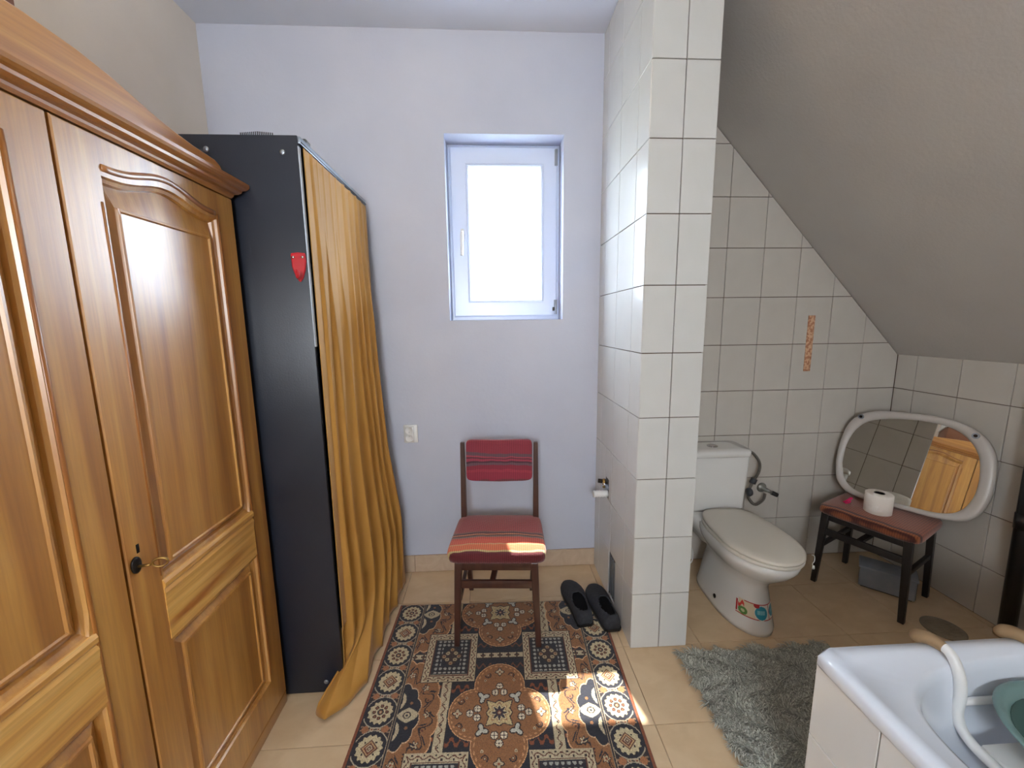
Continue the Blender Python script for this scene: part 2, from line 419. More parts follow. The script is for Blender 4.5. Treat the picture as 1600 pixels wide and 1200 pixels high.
# right knee wall (normal -x)
ys = [YB] + [1.972-.2*i for i in range(11)]
for k in range(5):
    z0 = max(-.012+.25*k, 0); z1 = min(-.012+.25*k+.25, slz(XR)-.002)
    for b, a in zip(ys[:-1], ys[1:]):
        put_tile(wall_right, (XR+T, 0, 0), (0, -1, 0), (0, 0, 1), (-b, -a, z0, z1), TILE_A)
# floor
for i in range(-6, 7):
    for j in range(-8, 4):
        x0, x1, y0, y1 = .537+.334*(i-1), .537+.334*i, 1.148+.334*(j-1), 1.148+.334*j
        x0, x1, y0, y1 = max(x0, XL), min(x1, XR+.003), max(y0, YF), min(y1, YB+.003)
        if x1-x0 < .02 or y1-y0 < .02: continue
        cl = []
        put_tile(floor, (0, 0, -.006), (1, 0, 0), (0, 1, 0), (x0, x1, y0, y1), TILE_F, gap=.0011, jit=.0001)
# skirting on the back wall
sk = tag(box('baseboard_back', -1.29, PX0, YB-.004, YB+.002, .001, .098, GROUT_F), kind='structure')
xb = [-1.29, -1.114, -.78, -.446, -.112, .222, PX0]
for a, b in zip(xb[:-1], xb[1:]):
    put_tile(sk, (0, YB-.004, 0), (1, 0, 0), (0, 0, 1), (a, b, .001, .10), SKIRT)

# ------------------------------------------------------------------ outside
tag(obj('ground', [(-60, 2.8, -3), (60, 2.8, -3), (60, 90, -3), (-60, 90, -3)], [(0, 1, 2, 3)], GROUND), kind='structure')
tr = empty('distant_tree', (7.3, 40, -3), 'tip of a far treetop showing at the lower right of the window pane', 'tree')
bm = bmesh.new()
for i in range(26):
    r = random.uniform(.35, .8); a = random.uniform(0, 2*PI); h = random.uniform(0, 1); q = (1-h)*1.6+.25
    bmesh.ops.create_icosphere(bm, subdivisions=2, radius=r*(1.1-h*.6), matrix=Matrix.Translation((7.3+math.cos(a)*q*random.random(), 40+math.sin(a)*q*random.random(), 2.3+h*4.9)))
for v in bm.verts: v.co += Vector((random.uniform(-.07, .07), random.uniform(-.07, .07), random.uniform(-.07, .07)))
from_bm('crown', bm, LEAF, tr, True)
tube('trunk', [(7.3, 40, -3), (7.33, 40, 0), (7.3, 40, 3)], [.25, .2, .14], DKWOOD, tr)

# ------------------------------------------------------------------ window_1
win = tag(bpy.data.objects.new('window_1', None), kind='structure'); COL.objects.link(win); win.location = (.084, 2.18, WZ0)
bpy.context.view_layer.update()
def ring_box(name, x0, x1, z0, z1, w, y0, y1, m, parent, bev=.004):
    """mitred rectangular ring of profile w (l, r, b, t)"""
    l, r, b, t = w
    O = [(x0, z0), (x1, z0), (x1, z1), (x0, z1)]; I = [(x0+l, z0+b), (x1-r, z0+b), (x1-r, z1-t), (x0+l, z1-t)]
    def lerp(k): return [(O[i][0]+(I[i][0]-O[i][0])*k, O[i][1]+(I[i][1]-O[i][1])*k) for i in range(4)]
    k = bev/max(min(w), .001)
    prof = [(O, y1), (O, y0+bev), (lerp(k), y0), (lerp(1-k), y0), (I, y0+bev), (I, y1)]
    V = [(p[0], y, p[1]) for rg, y in prof for p in rg]; F = []
    for i in range(len(prof)):
        j = (i+1) % len(prof)
        for q in range(4): F.append((i*4+q, i*4+(q+1) % 4, j*4+(q+1) % 4, j*4+q))
    return obj(name, V, F, m, parent)
ring_box('window_frame', WX0, WX1, WZ0, WZ1, (.03, .03, .03, .03), 2.196, 2.262, UPVC, win)
ring_box('sash', WX0+.014, WX1-.014, WZ0+.02, WZ1-.012, (.085, .077, .080, .088), 2.180, 2.248, UPVC, win, .006)
gx0, gx1, gz0, gz1 = -.107, .283, 1.485, 2.169
ring_box('glazing_bead', gx0-.004, gx1+.004, gz0-.004, gz1+.004, (.014, .014, .014, .014), 2.176, 2.206, UPVC, win, .005)
gm = bpy.data.materials.new('window_glass'); gm.use_nodes = True; N = gm.node_tree.nodes; L = gm.node_tree.links
N.remove(N['Principled BSDF']); tb = N.new('ShaderNodeBsdfTransparent'); gl = N.new('ShaderNodeBsdfGlossy'); gl.inputs['Roughness'].default_value = .02
tb.inputs[0].default_value = (.96, .98, 1, 1)
mxs = N.new('ShaderNodeMixShader'); mxs.inputs[0].default_value = .07; L.new(tb.outputs[0], mxs.inputs[1]); L.new(gl.outputs[0], mxs.inputs[2]); L.new(mxs.outputs[0], N['Material Output'].inputs[0])
box('pane', gx0+.004, gx1-.004, 2.210, 2.214, gz0+.004, gz1-.004, gm, win)
# handle, hinges
hd = box('window_handle', -.146, -.128, 2.168, 2.181, 1.795, 1.855, WHITEP, win, .004)
V, F = tube_vf(smooth_path([(-.137, 2.17, 1.83), (-.137, 2.14, 1.83), (-.138, 2.132, 1.815), (-.139, 2.132, 1.77), (-.140, 2.135, 1.715)]), .0085, 10)
obj('lever', V, F, WHITEP, hd, True)
for z in (1.415, 2.165):
    V, F = tube_vf([(.352, 2.172, z), (.352, 2.172, z+.075)], .008, 10)
    obj('hinge', V, F, GREYB, win, True)
box('hinge_cover', .336, .350, 2.166, 2.181, 1.432, 1.452, DARKGREY, win, .003)

# ------------------------------------------------------------------ ceiling lamp (just above the frame)
em = bpy.data.materials.new('lamp_glass'); em.use_nodes = True; b = em.node_tree.nodes['Principled BSDF']
b.inputs['Base Color'].default_value = (.9, .85, .75, 1); b.inputs['Emission Color'].default_value = (1, .78, .52, 1); b.inputs['Emission Strength'].default_value = LAMP_E
lp = empty('ceiling_lamp', (-.5, 1.118, ZC), 'round opal glass ceiling lamp on a white base, over the room', 'lamp')
lathe('lamp_base', [(.075, 0), (.075, -.02), (.06, -.035)], (-.5, 1.118, ZC-.001), WHITEP, lp)
lathe('lamp_shade', [(.055, -.034), (.085, -.06), (.095, -.10), (.085, -.14), (.05, -.168), (.001, -.178)], (-.5, 1.118, ZC), em, lp)

# ------------------------------------------------------------------ wardrobe
XWF = -.775; WY0, WY1 = .300, 1.322
wr = empty('wardrobe', (-1.03, .811, 0), 'honey pine wardrobe with two arched panel doors, crown board and key in its lock', 'wardrobe')
bm = bmesh.new()
bbox(bm, -1.283, XWF-.024, WY0, WY0+.022, 0, 1.752); bbox(bm, -1.283, XWF-.024, WY1-.022, WY1, 0, 1.752)
bbox(bm, -1.283, XWF-.024, WY0+.02, WY1-.02, 1.73, 1.752); bbox(bm, -1.283, XWF-.03, WY0+.02, WY1-.02, .03, .05); bbox(bm, -1.283, -1.275, WY0+.02, WY1-.02, .03, 1.75)
from_bm('body', bm, WOODV, wr)
box('plinth', XWF-.022, XWF-.002, WY0, WY1, 0, .045, WOODH, wr, .003)
# cornice: moulded profile swept round three sides with mitred corners
prof = [(-.005, 1.752), (-.001, 1.752), (.004, 1.758), (.006, 1.763), (.016, 1.765), (.024, 1.770), (.026, 1.776), (.034, 1.778), (.040, 1.782), (.044, 1.788), (.044, 1.796), (.036, 1.799), (-.012, 1.799)]
V = []; F = []
stations = [(-1.283, WY1, 0, 1), (XWF, WY1, 1, 1), (XWF, WY0, 1, -1), (-1.283, WY0, 0, -1)]
for (sx, sy, dx, dy) in stations:
    for (o, z) in prof: V.append((sx+dx*o, sy+dy*o*.45, z))
n = len(prof)
for s in range(3):
    for k in range(n-1): F.append((s*n+k, s*n+k+1, (s+1)*n+k+1, (s+1)*n+k))
F.append((n-1, 2*n-1, 3*n-1, 4*n-1))
obj('cornice', V, F, WOODMH, wr)
# crown board with an arched top edge
ptsR = [(.811, 1.907), (.849, 1.905), (.899, 1.903), (.97, 1.893), (1.03, 1.879), (1.09, 1.866), (1.147, 1.857), (1.20, 1.851), (1.25, 1.849), (1.284, 1.847), (1.302, 1.840), (1.311, 1.826), (1.315, 1.799)]
out = [(p[0], p[1]) for p in ptsR][::-1] + [(1.622-p[0], p[1]) for p in ptsR[1:]]
n = len(out); V = []
for x in (-.790, -.786, -.808):
    d = .004 if x == -.786 else 0
    for (y, z) in out: V.append((x, y, z))
V = [(-.808, y, z) for y, z in out] + [(-.789, y, z) for y, z in out] + [(-.785, .811+(y-.811)*.993, z-(.004 if z > 1.8 else 0)) for y, z in out]
F = [tuple(range(n)), tuple(range(3*n-1, 2*n-1, -1))]
for r in (0, 1):
    for i in range(n): F.append((r*n+i, r*n+(i+1) % n, (r+1)*n+(i+1) % n, (r+1)*n+i))
obj('crown_board', V, F, WOODH, wr)

def ray_poly(c, th, poly):
    d = (math.cos(th), math.sin(th)); best = None
    for i in range(len(poly)):
        a, b = poly[i], poly[(i+1) % len(poly)]
        ex, ey = b[0]-a[0], b[1]-a[1]; det = d[0]*(-ey)+ex*d[1]
        if abs(det) < 1e-12: continue
        wx, wy = a[0]-c[0], a[1]-c[1]
        t = (wx*(-ey)+ex*wy)/det; u = (d[0]*wy-wx*d[1])/det
        if t > 0 and -1e-6 <= u <= 1+1e-6 and (best is None or t < best): best = t
    return (c[0]+d[0]*(best or 0), c[1]+d[1]*(best or 0))
def loft_rings2d(name, rings, m, parent, fill=True, c=None, extra=96):
    """rings: [(polygon in (y, z), x)]; resampled by angle about c so corners stay crisp"""
    ang = set()
    for poly, x in rings:
        if len(poly) <= 8:
            for p in poly: ang.add(round(math.atan2(p[1]-c[1], p[0]-c[0]), 6))
        else:
            for p in poly[::2]: ang.add(round(math.atan2(p[1]-c[1], p[0]-c[0]), 6))
    for k in range(extra): ang.add(round(-PI+2*PI*(k+.5)/extra, 6))
    ang = sorted(ang); V = []; F = []
    for poly, x in rings:
        for a in ang:
            q = ray_poly(c, a, poly); V.append((x, q[0], q[1]))
    n = len(ang)
    for r in range(len(rings)-1):
        for i in range(n): F.append((r*n+i, r*n+(i+1) % n, (r+1)*n+(i+1) % n, (r+1)*n+i))
    if fill: F.append(tuple((len(rings)-1)*n+i for i in range(n)))
    return obj(name, V, F, m, parent)
def rect(a, b, c_, d): return [(a, c_), (b, c_), (b, d), (a, d)]
def arch_poly(y0, y1, z0, zs, rise, ins=0, flip=False):
    """rectangle whose top edge swells in an S-curve like the photographed doors"""
    y0, y1, z0 = y0+ins, y1-ins, z0+ins; N_ = 28; top = []
    for i in range(N_+1):
        t = i/N_; s = .5-.5*math.cos(2*PI*min(max((t-.04)/.92, 0), 1))
        top.append((y1+(y0-y1)*t, zs-ins+rise*(s**1.3)))
    return [(y0, z0), (y1, z0)] + top

def make_door(y0, y1, parent):
    zb, zt = .048, 1.749; a, b = y0+.0835, y1-.0835
    zr0, zr1 = .632, .775
    xf = XWF
    # frame: two lofts (upper and lower field) joined into the door leaf
    up = arch_poly(a, b, zr1+.012, 1.672, .026); cu = ((a+b)/2, 1.15)
    lo = rect(a, b, .165, zr0-.004); cl = ((a+b)/2, .40)
    rU = [(rect(y0+.0015, y1-.0015, zr1-.10+.02, zt), xf-.022), (rect(y0+.0015, y1-.0015, zr1-.08, zt), xf-.003), (rect(y0+.004, y1-.004, zr1-.08, zt-.003), xf)]
    rU += [(arch_poly(a, b, zr1+.012, 1.672, .026), xf), (arch_poly(a, b, zr1+.012, 1.672, .026, .003), xf-.006), (arch_poly(a, b, zr1+.012, 1.672, .026, .010), xf-.009), (arch_poly(a, b, zr1+.012, 1.672, .026, .013), xf-.018)]
    oU = loft_rings2d('door', rU, WOODV, parent, False, cu)
    rL = [(rect(y0+.0015, y1-.0015, zb, zr1-.08), xf-.022), (rect(y0+.0015, y1-.0015, zb, zr1-.08), xf-.003), (rect(y0+.004, y1-.004, zb+.003, zr1-.08), xf), (lo, xf)]
    rL += [(rect(a+.003, b-.003, .168, zr0-.007), xf-.006), (rect(a+.010, b-.010, .175, zr0-.014), xf-.009), (rect(a+.013, b-.013, .178, zr0-.017), xf-.018)]
    oL = loft_rings2d('door_lower', rL, WOODV, parent, False, cl)
    me = oU.data; bmj = bmesh.new(); bmj.from_mesh(me); bmj.from_mesh(oL.data); bmj.to_mesh(me); bmj.free()
    bpy.data.objects.remove(oL)
    door = oU
    # arch moulding set on the top rail
    path = [(xf+.001, b-.004-(b-a-.008)*i/30, 1.688+.030*((.5-.5*math.cos(2*PI*i/30))**1.3)) for i in range(31)]
    # raised panels
    g = .020
    pu = arch_poly(a, b, zr1+.012, 1.672, .026, .012)
    iu = rect(a+.034, b-.036, zr1+.045, 1.612)
    iu2 = rect(a+.037, b-.039, zr1+.048, 1.609)
    iu0 = rect(a+.027, b-.029, zr1+.038, 1.619)
    loft_rings2d('panel', [(pu, xf-.017), (iu0, xf-.007), (rect(a+.029, b-.031, zr1+.040, 1.617), xf-.002), (iu, xf-.001), (iu2, xf-.005), (rect(a+.045, b-.047, zr1+.056, 1.601), xf-.005)], WOODV, door, True, ((a+b)/2, 1.15))
    pl = rect(a+.012, b-.012, .177, zr0-.016)
    loft_rings2d('panel', [(pl, xf-.017), (rect(a+.027, b-.029, .195, zr0-.036), xf-.007), (rect(a+.029, b-.031, .197, zr0-.038), xf-.002), (rect(a+.034, b-.036, .202, zr0-.043), xf-.001), (rect(a+.037, b-.039, .205, zr0-.046), xf-.005), (rect(a+.045, b-.047, .213, zr0-.054), xf-.005)], WOODV, door, True, cl)
    # mouldings: beads framing the fields, and the figured middle rail
    def bead(path3, w, h, m_):
        V, F = tube_vf(path3, 1, 8); fr_ = frames(path3); V = []
        for (p, n_, bb) in fr_:
            for k in range(8):
                t = 2*PI*k/8; V.append(p + Vector((1, 0, 0))*math.cos(t)*h + (n_ if abs(n_.x) < .5 else bb)*math.sin(t)*w)
        obj('moulding', V, F, m_, door, True)
    bead([(xf-.001, y, z) for (_, y, z) in path], .008, .005, WOODMH)
    bead([(xf-.001, b+.006, 1.686), (xf-.001, b+.006, 1.2), (xf-.001, b+.006, .19)], .005, .0038, WOODM)
    bead([(xf-.001, a-.006, 1.62), (xf-.001, a-.006, 1.2), (xf-.001, a-.006, .80)], .003, .003, WOODM)
    # rail
    c0 = a-.006; c1 = b+.004
    prof_ = [(xf-.010, zr1+.014), (xf+.002, zr1+.012), (xf+.006, zr1+.004), (xf+.005, zr1-.006), (xf+.001, zr1-.012), (xf+.004, zr1-.022), (xf+.0025, zr1-.034), (xf+.002, zr1-.04), (xf+.002, zr0+.004), (xf-.003, zr0), (xf-.010, zr0-.002)]
    V = [(x, y, z) for y in (c0, c1) for x, z in prof_]; n = len(prof_)
    F = [(i, i+1, n+i+1, n+i) for i in range(n-1)] + [tuple(range(n)), tuple(range(2*n-1, n-1, -1))]
    obj('rail', V, F, WOODR, door)
    return door
d1 = make_door(.811+.0015, WY1-.001, wr)
d2 = make_door(WY0+.001, .811-.0015, wr)
# overlapping astragal edge, escutcheon and key
bm = bmesh.new(); V, F = lathe_vf([(.0001, .001), (.015, .001), (.015, .004), (.011, .006), (.0001, .007)], (XWF, .832, .863), 20, 'x')
for v in V: bm.verts.new((v[0], .832+(v[1]-.832)*.8, .863+(v[2]-.863)*1.25))
bm.verts.ensure_lookup_table()
for f in F:
    try: bm.faces.new([bm.verts[i] for i in f])
    except ValueError: pass
bmesh.ops.remove_doubles(bm, verts=bm.verts, dist=1e-5)
esc = from_bm('escutcheon', bm, DKMETAL, d1, True)
V1, F1 = tube_vf([(XWF+.004, .832, .860), (XWF+.024, .834, .861), (XWF+.030, .836, .861)], .003, 8)
V2, F2 = [], []
for i in range(17):
    t = 2*PI*i/16; V2.append((XWF+.044+.013*math.cos(t), .842+.004*math.cos(t), .862+.010*math.sin(t)))
V2, F2 = tube_vf(V2, .0024, 8, False)
obj('key', *merge([(V1, F1), (V2, F2)]), BRASS, d1, True)
box('key_tag_mark', XWF, XWF+.0012, .840, .847, .885, .905, DKMETAL, d1, .0005)

# brown box on top of the wardrobe
bx = empty('storage_box', (-1.06, .80, 1.752), 'brown box with a white lid on top of the wardrobe behind its crown board', 'box')
box('body', -1.27, -1.0, .45, 1.019, 1.753, 2.098, BROWNB, bx, .004)
lb = box('lid', -1.274, -.996, .446, 1.023, 2.098, 2.24, WHITEP, bx, .004); lb['label'] = 'white lid'
box('lid_lip', -1.278, -.992, .442, 1.027, 2.098, 2.13, WHITEP, lb, .004)

# ------------------------------------------------------------------ black shelf cabinet and its curtain
cb = empty('shelf_cabinet', (-.9, 1.67, 0), 'tall black laminate shelf cabinet beside the wardrobe, its open front curtained', 'cabinet')
CY0, CY1, CX0, CX1, CZ = 1.345, 2.0, -1.25, -.578, 1.942
box('side_panel', CX0, CX1, CY0, CY0+.018, .004, CZ, BLACK, cb, .001)
box('side_panel', CX0, CX1, CY1-.018, CY1, .004, CZ, BLACK, cb, .001)
box('back_panel', CX0, CX0+.006, CY0+.019, CY1-.019, .02, CZ-.02, BLACK, cb)
for z in (.06, .44, .82, 1.20, 1.56):
    box('shelf', CX0+.008, CX1-.03, CY0+.019, CY1-.019, z, z+.018, BLACK, cb)
box('top_panel', CX0, CX1-.006, CY0+.019, CY1-.019, CZ-.02, CZ-.001, BLACK, cb)
rail = box('top_rail', CX1-.004, CX1+.008, CY0+.004, CY1, CZ-.022, CZ-.001, STEEL, cb, .002)
box('rail_groove', CX1+.0085, CX1+.0095, CY0+.006, CY1-.002, CZ-.020, CZ-.015, BLACKM, rail)
box('edge_band', CX1+.0002, CX1+.0016, CY0, CY0+.017, 1.30, CZ-.03, EDGEW, cb)
def cap(y, x, z, nm='screw_cap', m=STEEL):
    V, F = lathe_vf([(.0001, -.0035), (.006, -.003), (.0085, -.0012), (.0085, .0003)], (x, y, z), 16, 'y'); return obj(nm, V, F, m, cb, True)
cap(CY0, -.848, 1.900); cap(CY0, -.624, 1.893); cap(CY0, -.642, .047); cap(CY0, -.80, .05)
# tripod bits on top: comb and clip
cm = empty('comb', (-.69, 1.372, CZ), 'black comb lying teeth up on top of the black cabinet', 'comb')
box('spine', -.765, -.655, 1.366, 1.374, CZ, CZ+.008, BLACKM, cm, .002)
bm = bmesh.new()
for i in range(18):
    x = -.757+i*.0056
    bbox(bm, x, x+.002, 1.3685, 1.3715, CZ+.007, CZ+.020-.004*abs(i-9)/9)
from_bm('teeth', bm, BLACKM, cm)
cl_ = empty('hair_clip', (-.585, 1.40, CZ), 'small dark clip on the front corner of the cabinet top', 'clip')
box('clip_body', -.595, -.572, 1.400, 1.43, CZ, CZ+.010, DARKGREY, cl_, .003)
box('clip_lever', -.590, -.577, 1.405, 1.422, CZ+.010, CZ+.016, DARKGREY, cl_, .002)
# red adhesive hook
hk = empty('wall_hook', (-.604, 1.342, 1.545), 'red shield shaped plastic hook on the side of the black cabinet', 'hook')
pts = [(-.0225, .044), (-.020, .048), (0, .050), (.020, .048), (.0225, .044), (.023, .020), (.019, -.005), (.010, -.030), (.001, -.041), (-.004, -.038), (-.014, -.018), (-.021, .004)]
V = [(-.604+x, 1.3448, 1.548+z) for x, z in pts] + [(-.604+x, 1.3415, 1.548+z) for x, z in pts] + [(-.604+x*.86, 1.3395, 1.548+z*.88+.001) for x, z in pts]
n = len(pts); F = [tuple(range(n)), tuple(range(2*n, 3*n))]
for r in (0, 1):
    for i in range(n): F.append((r*n+i, r*n+(i+1) % n, (r+1)*n+(i+1) % n, (r+1)*n+i))
obj('plate', V, F, RED, hk)
V, F = tube_vf(smooth_path([(-.614, 1.340, 1.545), (-.611, 1.335, 1.530), (-.603, 1.322, 1.519), (-.597, 1.316, 1.524), (-.594, 1.313, 1.538)]), .0042, 8)
obj('prong', V, F, RED, hk, True)
for x in (-.619, -.590):
    V, F = lathe_vf([(.0001, -.002), (.004, -.0015), (.005, .0005)], (x, 1.3395, 1.583), 12, 'y'); obj('screw', V, F, CHROME, hk, True)

# curtain: loft of pleats from the rail to the floor where its corner trails
NS, NT = 240, 90
s = np.linspace(0, 1, NS); 
bot = np.array([(-.580, 1.350), (-.60, 1.30), (-.655, 1.272), (-.648, 1.246), (-.605, 1.232), (-.55, 1.262), (-.512, 1.34), (-.497, 1.42), (-.50, 1.50), (-.49, 1.60), (-.498, 1.70), (-.482, 1.80), (-.488, 1.90), (-.470, 1.965), (-.49, 2.03)])
def respl(P, s):
    seg = np.r_[0, np.cumsum(np.hypot(*np.diff(P, axis=0).T))]; seg /= seg[-1]
    return np.c_[np.interp(s, seg, P[:, 0]), np.interp(s, seg, P[:, 1])]
bp_ = respl(np.array([tuple(p[:2]) for p in smooth_path([(a, b, 0) for a, b in bot], 8)]), s)
# share of s along the bottom that belongs to the trailing corner
fl_ = np.c_[np.full(NS, -.508), np.interp(s, [0, 1], [1.352, 2.02])]
fl_[:, 0] = np.interp(fl_[:, 1], [1.35, 1.45, 1.7, 2.02], [-.572, -.545, -.515, -.478])
top = np.c_[np.full(NS, -.5695), np.interp(s, [0, 1], [1.362, 1.985])]
ctrl = []
zt, zb_ = CZ-.030, .004
V = []
fold_c = np.array([.03, .13, .27, .36, .43, .50, .57, .65, .74, .83, .92]); 
def folds(s, t):
    # narrow pleats at the rail that merge into broad folds lower down
    fine = np.cos(2*PI*(11*s+.5*np.sin(5*s)))
    ph = 2*PI*(7.5*s**.9+.28*np.sin(9*s)+.06*t)
    broad = 1-2*np.abs(np.sin(ph/2))**.6
    k = np.clip(t/.35, 0, 1); k = k*k*(3-2*k)
    return (1-k)*.005*fine*(1+t*2) + (.003+.010*k+.007*t)*broad
ygrid = []
for j in range(NT):
    t = j/(NT-1); z = zt+(zb_-zt)*t
    q = np.interp(z, [0, .1, .39, .744, 1.204, 1.69, 1.92], [1.0, 1.0, .97, .52, .24, .06, 0])
    P = top*(1-q)+fl_*q
    w = np.clip((.30-z)/.30, 0, 1); w = w*w*(3-2*w)
    wn = (w**(1+3.5*np.clip(1-s/.4, 0, 1)))[:, None]
    P = P*(1-wn)+bp_*wn
    tan = np.gradient(P, axis=0); tan /= np.linalg.norm(tan, axis=1)[:, None]+1e-9
    nrm = np.c_[tan[:, 1], -tan[:, 0]]
    amp = folds(s, t)*(1-.55*w)
    amp *= np.clip(s/.02, 0, 1)
    P = P+nrm*amp[:, None]
    P[:, 0] = np.maximum(P[:, 0], -.5685) if z > .25 else P[:, 0]
    zz = z + (.012*np.abs(np.sin(s*23))*w*(t > .93) if True else 0)
    P[:, 1] = np.minimum(P[:, 1], 2.055)
    for i in range(NS): V.append((P[i, 0], P[i, 1], float(zz[i] if hasattr(zz, '__len__') else zz)))
F = [(j*NS+i, j*NS+i+1, (j+1)*NS+i+1, (j+1)*NS+i) for j in range(NT-1) for i in range(NS-1)]
cu = obj('curtain', V, F, VELVET, None, True); tag(cu, 'mustard velvet curtain hanging over the cabinet front, its hem trailing on the floor', 'curtain')
md = cu.modifiers.new('thick', 'SOLIDIFY'); md.thickness = .002; md.offset = 0

# ------------------------------------------------------------------ rug
def build_rug():
    W2, Lr = .49, 1.62
    us = np.arange(-W2, W2+1e-6, .0025); vs = np.r_[np.arange(0, .86, .0025), np.arange(.86, Lr+1e-6, .01)]
    U, Vv = np.meshgrid(us, vs)
    # colour per face
    uc = (us[:-1]+us[1:])/2; vc = (vs[:-1]+vs[1:])/2; u, v = np.meshgrid(uc, vc)
    navy = (24, 25, 38); cream = (196, 180, 146); orange = (150, 100, 58); brown = (98, 50, 32); dk = (48, 30, 28); blue = (150, 158, 160); rust = (140, 74, 38)
    C = np.zeros(u.shape+(3,)); C[:] = navy
    def put(mask, c): C[mask] = c
    au = np.abs(u); PV = .4925; PC = .0705
    vq = (v-PC+PV/2) % PV - PV/2           # from quatrefoil row centre
    vs_ = (v-PC) % PV - PV/2               # from square row centre
    def wig(a, f, amp): return amp*np.sin(a*f)
    # orange squiggles on the navy field
    sq = np.abs(vs_ - np.sign(vs_)*.150 - .010*np.sign(np.sin(au*190))*np.abs(np.sin(au*190))**.5)
    put((sq < .0065) & (au < .34), rust)
    put((np.abs(sq-.009) < .0015) & (au < .34), dk)
    sq2 = np.abs(np.abs(vs_)-.052-.008*np.sin(u*210)); put((sq2 < .005) & (au < .095), (110, 66, 44))
    sq3 = np.abs(au-.315-.009*np.sin(v*200)); put((sq3 < .006) & (np.abs(vs_) < .13), (110, 66, 44))
    # cream lattice bands joining the squares
    def band(mask, d, along, w):
        put(mask & (d < w), cream); put(mask & (np.abs(d-w) < .0017), dk)
        put(mask & (np.abs(d*0+along[1]-.006*np.sin(along[0]*170)) < .0021), brown)
        dd = np.hypot((along[0]*27.05-.25) % .5-.25, 0); put(mask & (np.hypot(((along[0]+.0092) % .037-.0185), along[1]+.0) < .0030), dk)
    band(np.abs(vs_) > .118, np.abs(au-.2), (v, au-.2), .018)
    m = (np.abs(vs_) < .014) & ((au < .098) | (au > .302)) & (au < .362)
    put(m, cream); put((np.abs(np.abs(vs_)-.0135) < .0016) & ((au < .098) | (au > .302)), dk)
    e = np.hypot(((u+.0175) % .035-.0175)/.011, vs_/.0065); put(m & (e < 1), dk); put(m & (e < .55), orange); put(m & (np.abs((u+.0) % .035-.0175) < .0015) & False, dk)
    put(m & (np.abs(((u+.0) % .035)-.0175) > .0155), dk)
    # scalloped half medallions growing from the border
    th = np.arctan2(vq/1.5, .362-au); r = np.hypot((.362-au), vq/1.52)
    ro = .140+.010*np.abs(np.sin(th*9)); ri = .074+.008*np.abs(np.sin(th*6+.4))
    md_ = (r < ro) & (au < .36)
    put((r < ro+.0035) & (au < .36), (224, 176, 128)); put(md_, orange)
    put(md_ & (r < ri+.003), (215, 180, 140)); put(md_ & (r < ri), navy)
    # small flowers on the orange crescents
    for k in range(-4, 5):
        t0 = k*.34; cu_, cv = .362-.108*math.cos(t0), .108*1.52*math.sin(t0)
        d = np.hypot(au-cu_, vq-cv); a = np.arctan2(vq-cv, au-cu_)
        if k % 2 == 0:
            put((d < .012+.004*np.cos(5*a)), dk); put(d < .0095+.003*np.cos(5*a), cream); put(d < .004, rust)
        else:
            put((np.abs(d-.010) < .0022) & (np.cos(a+k) > -.4), dk); put(d < .004, brown)
    ph_ = th*13; rr0 = (ro+ri)/2+.016*np.sin(ph_)
    put(md_ & (r > ri+.006) & (r < ro-.006) & (np.abs(r-rr0) < .0026), dk)
    put(md_ & (r > ri+.004) & (np.abs(r-rr0-.013*np.sign(np.cos(ph_))) < .0042) & (np.abs(np.cos(ph_)) > .8), navy)
    # palmette
    d = np.hypot((au-.322)/1.25, vq); a = np.arctan2(vq, -(au-.322)/1.25)
    put((au-.322 > -.034) & (np.abs(vq) < .026*np.clip(1-np.abs(au-.322+.0)/.036, 0, 1)**.6+.002), cream)
    put((np.hypot((au-.325)/1.1, vq) < .013), dk); put((np.hypot((au-.325)/1.1, vq) < .009), cream); put(np.hypot((au-.325), vq) < .004, navy)
    for sgn in (-1, 1):
        dd = np.abs(np.hypot((au-.37)/.8, vq-sgn*.055)-.030); put((dd < .007) & (au < .355) & (au > .33), cream)
        dd = np.hypot(au-.318, vq-sgn*.045); put(dd < .006, orange)
    # quatrefoils
    lob = np.minimum.reduce([np.hypot(u, (vq-.108)/1.0), np.hypot(u, (vq+.108)/1.0), np.hypot(au-.086, vq)])
    R_ = .092
    put(lob < R_+.007, navy); put(lob < R_+.003, (226, 172, 118)); put(lob < R_, orange)
    ed = (lob < R_-.006) & (lob > R_-.011); put(ed & (np.sin(np.arctan2(vq, u)*60) > 0), (206, 150, 100))
    # centre star
    a = np.arctan2(vq, u); r = np.hypot(u, vq)
    sqd = np.maximum(au, np.abs(vq)); put(sqd < .044+.004*np.cos(a*8), dk); put(sqd < .040+.004*np.cos(a*8), (204, 182, 132))
    put(r < .031+.006*np.cos(8*a), rust); put(r < .028+.006*np.cos(8*a), (206, 190, 146)); put(r < .020+.007*np.cos(8*a), (54, 40, 52)); put(r < .007, rust); put(r < .004, cream)
    def florets(cu_, cv, rad=.0115):
        d = np.hypot(u-cu_, vq-cv); a = np.arctan2(vq-cv, u-cu_)
        put(d < rad+.003, dk); put(d < rad, (224, 214, 188)); put((np.abs(np.sin(2*a)) < .28) & (d < rad) & (d > .003), (90, 60, 52)); put(d < .003, navy)
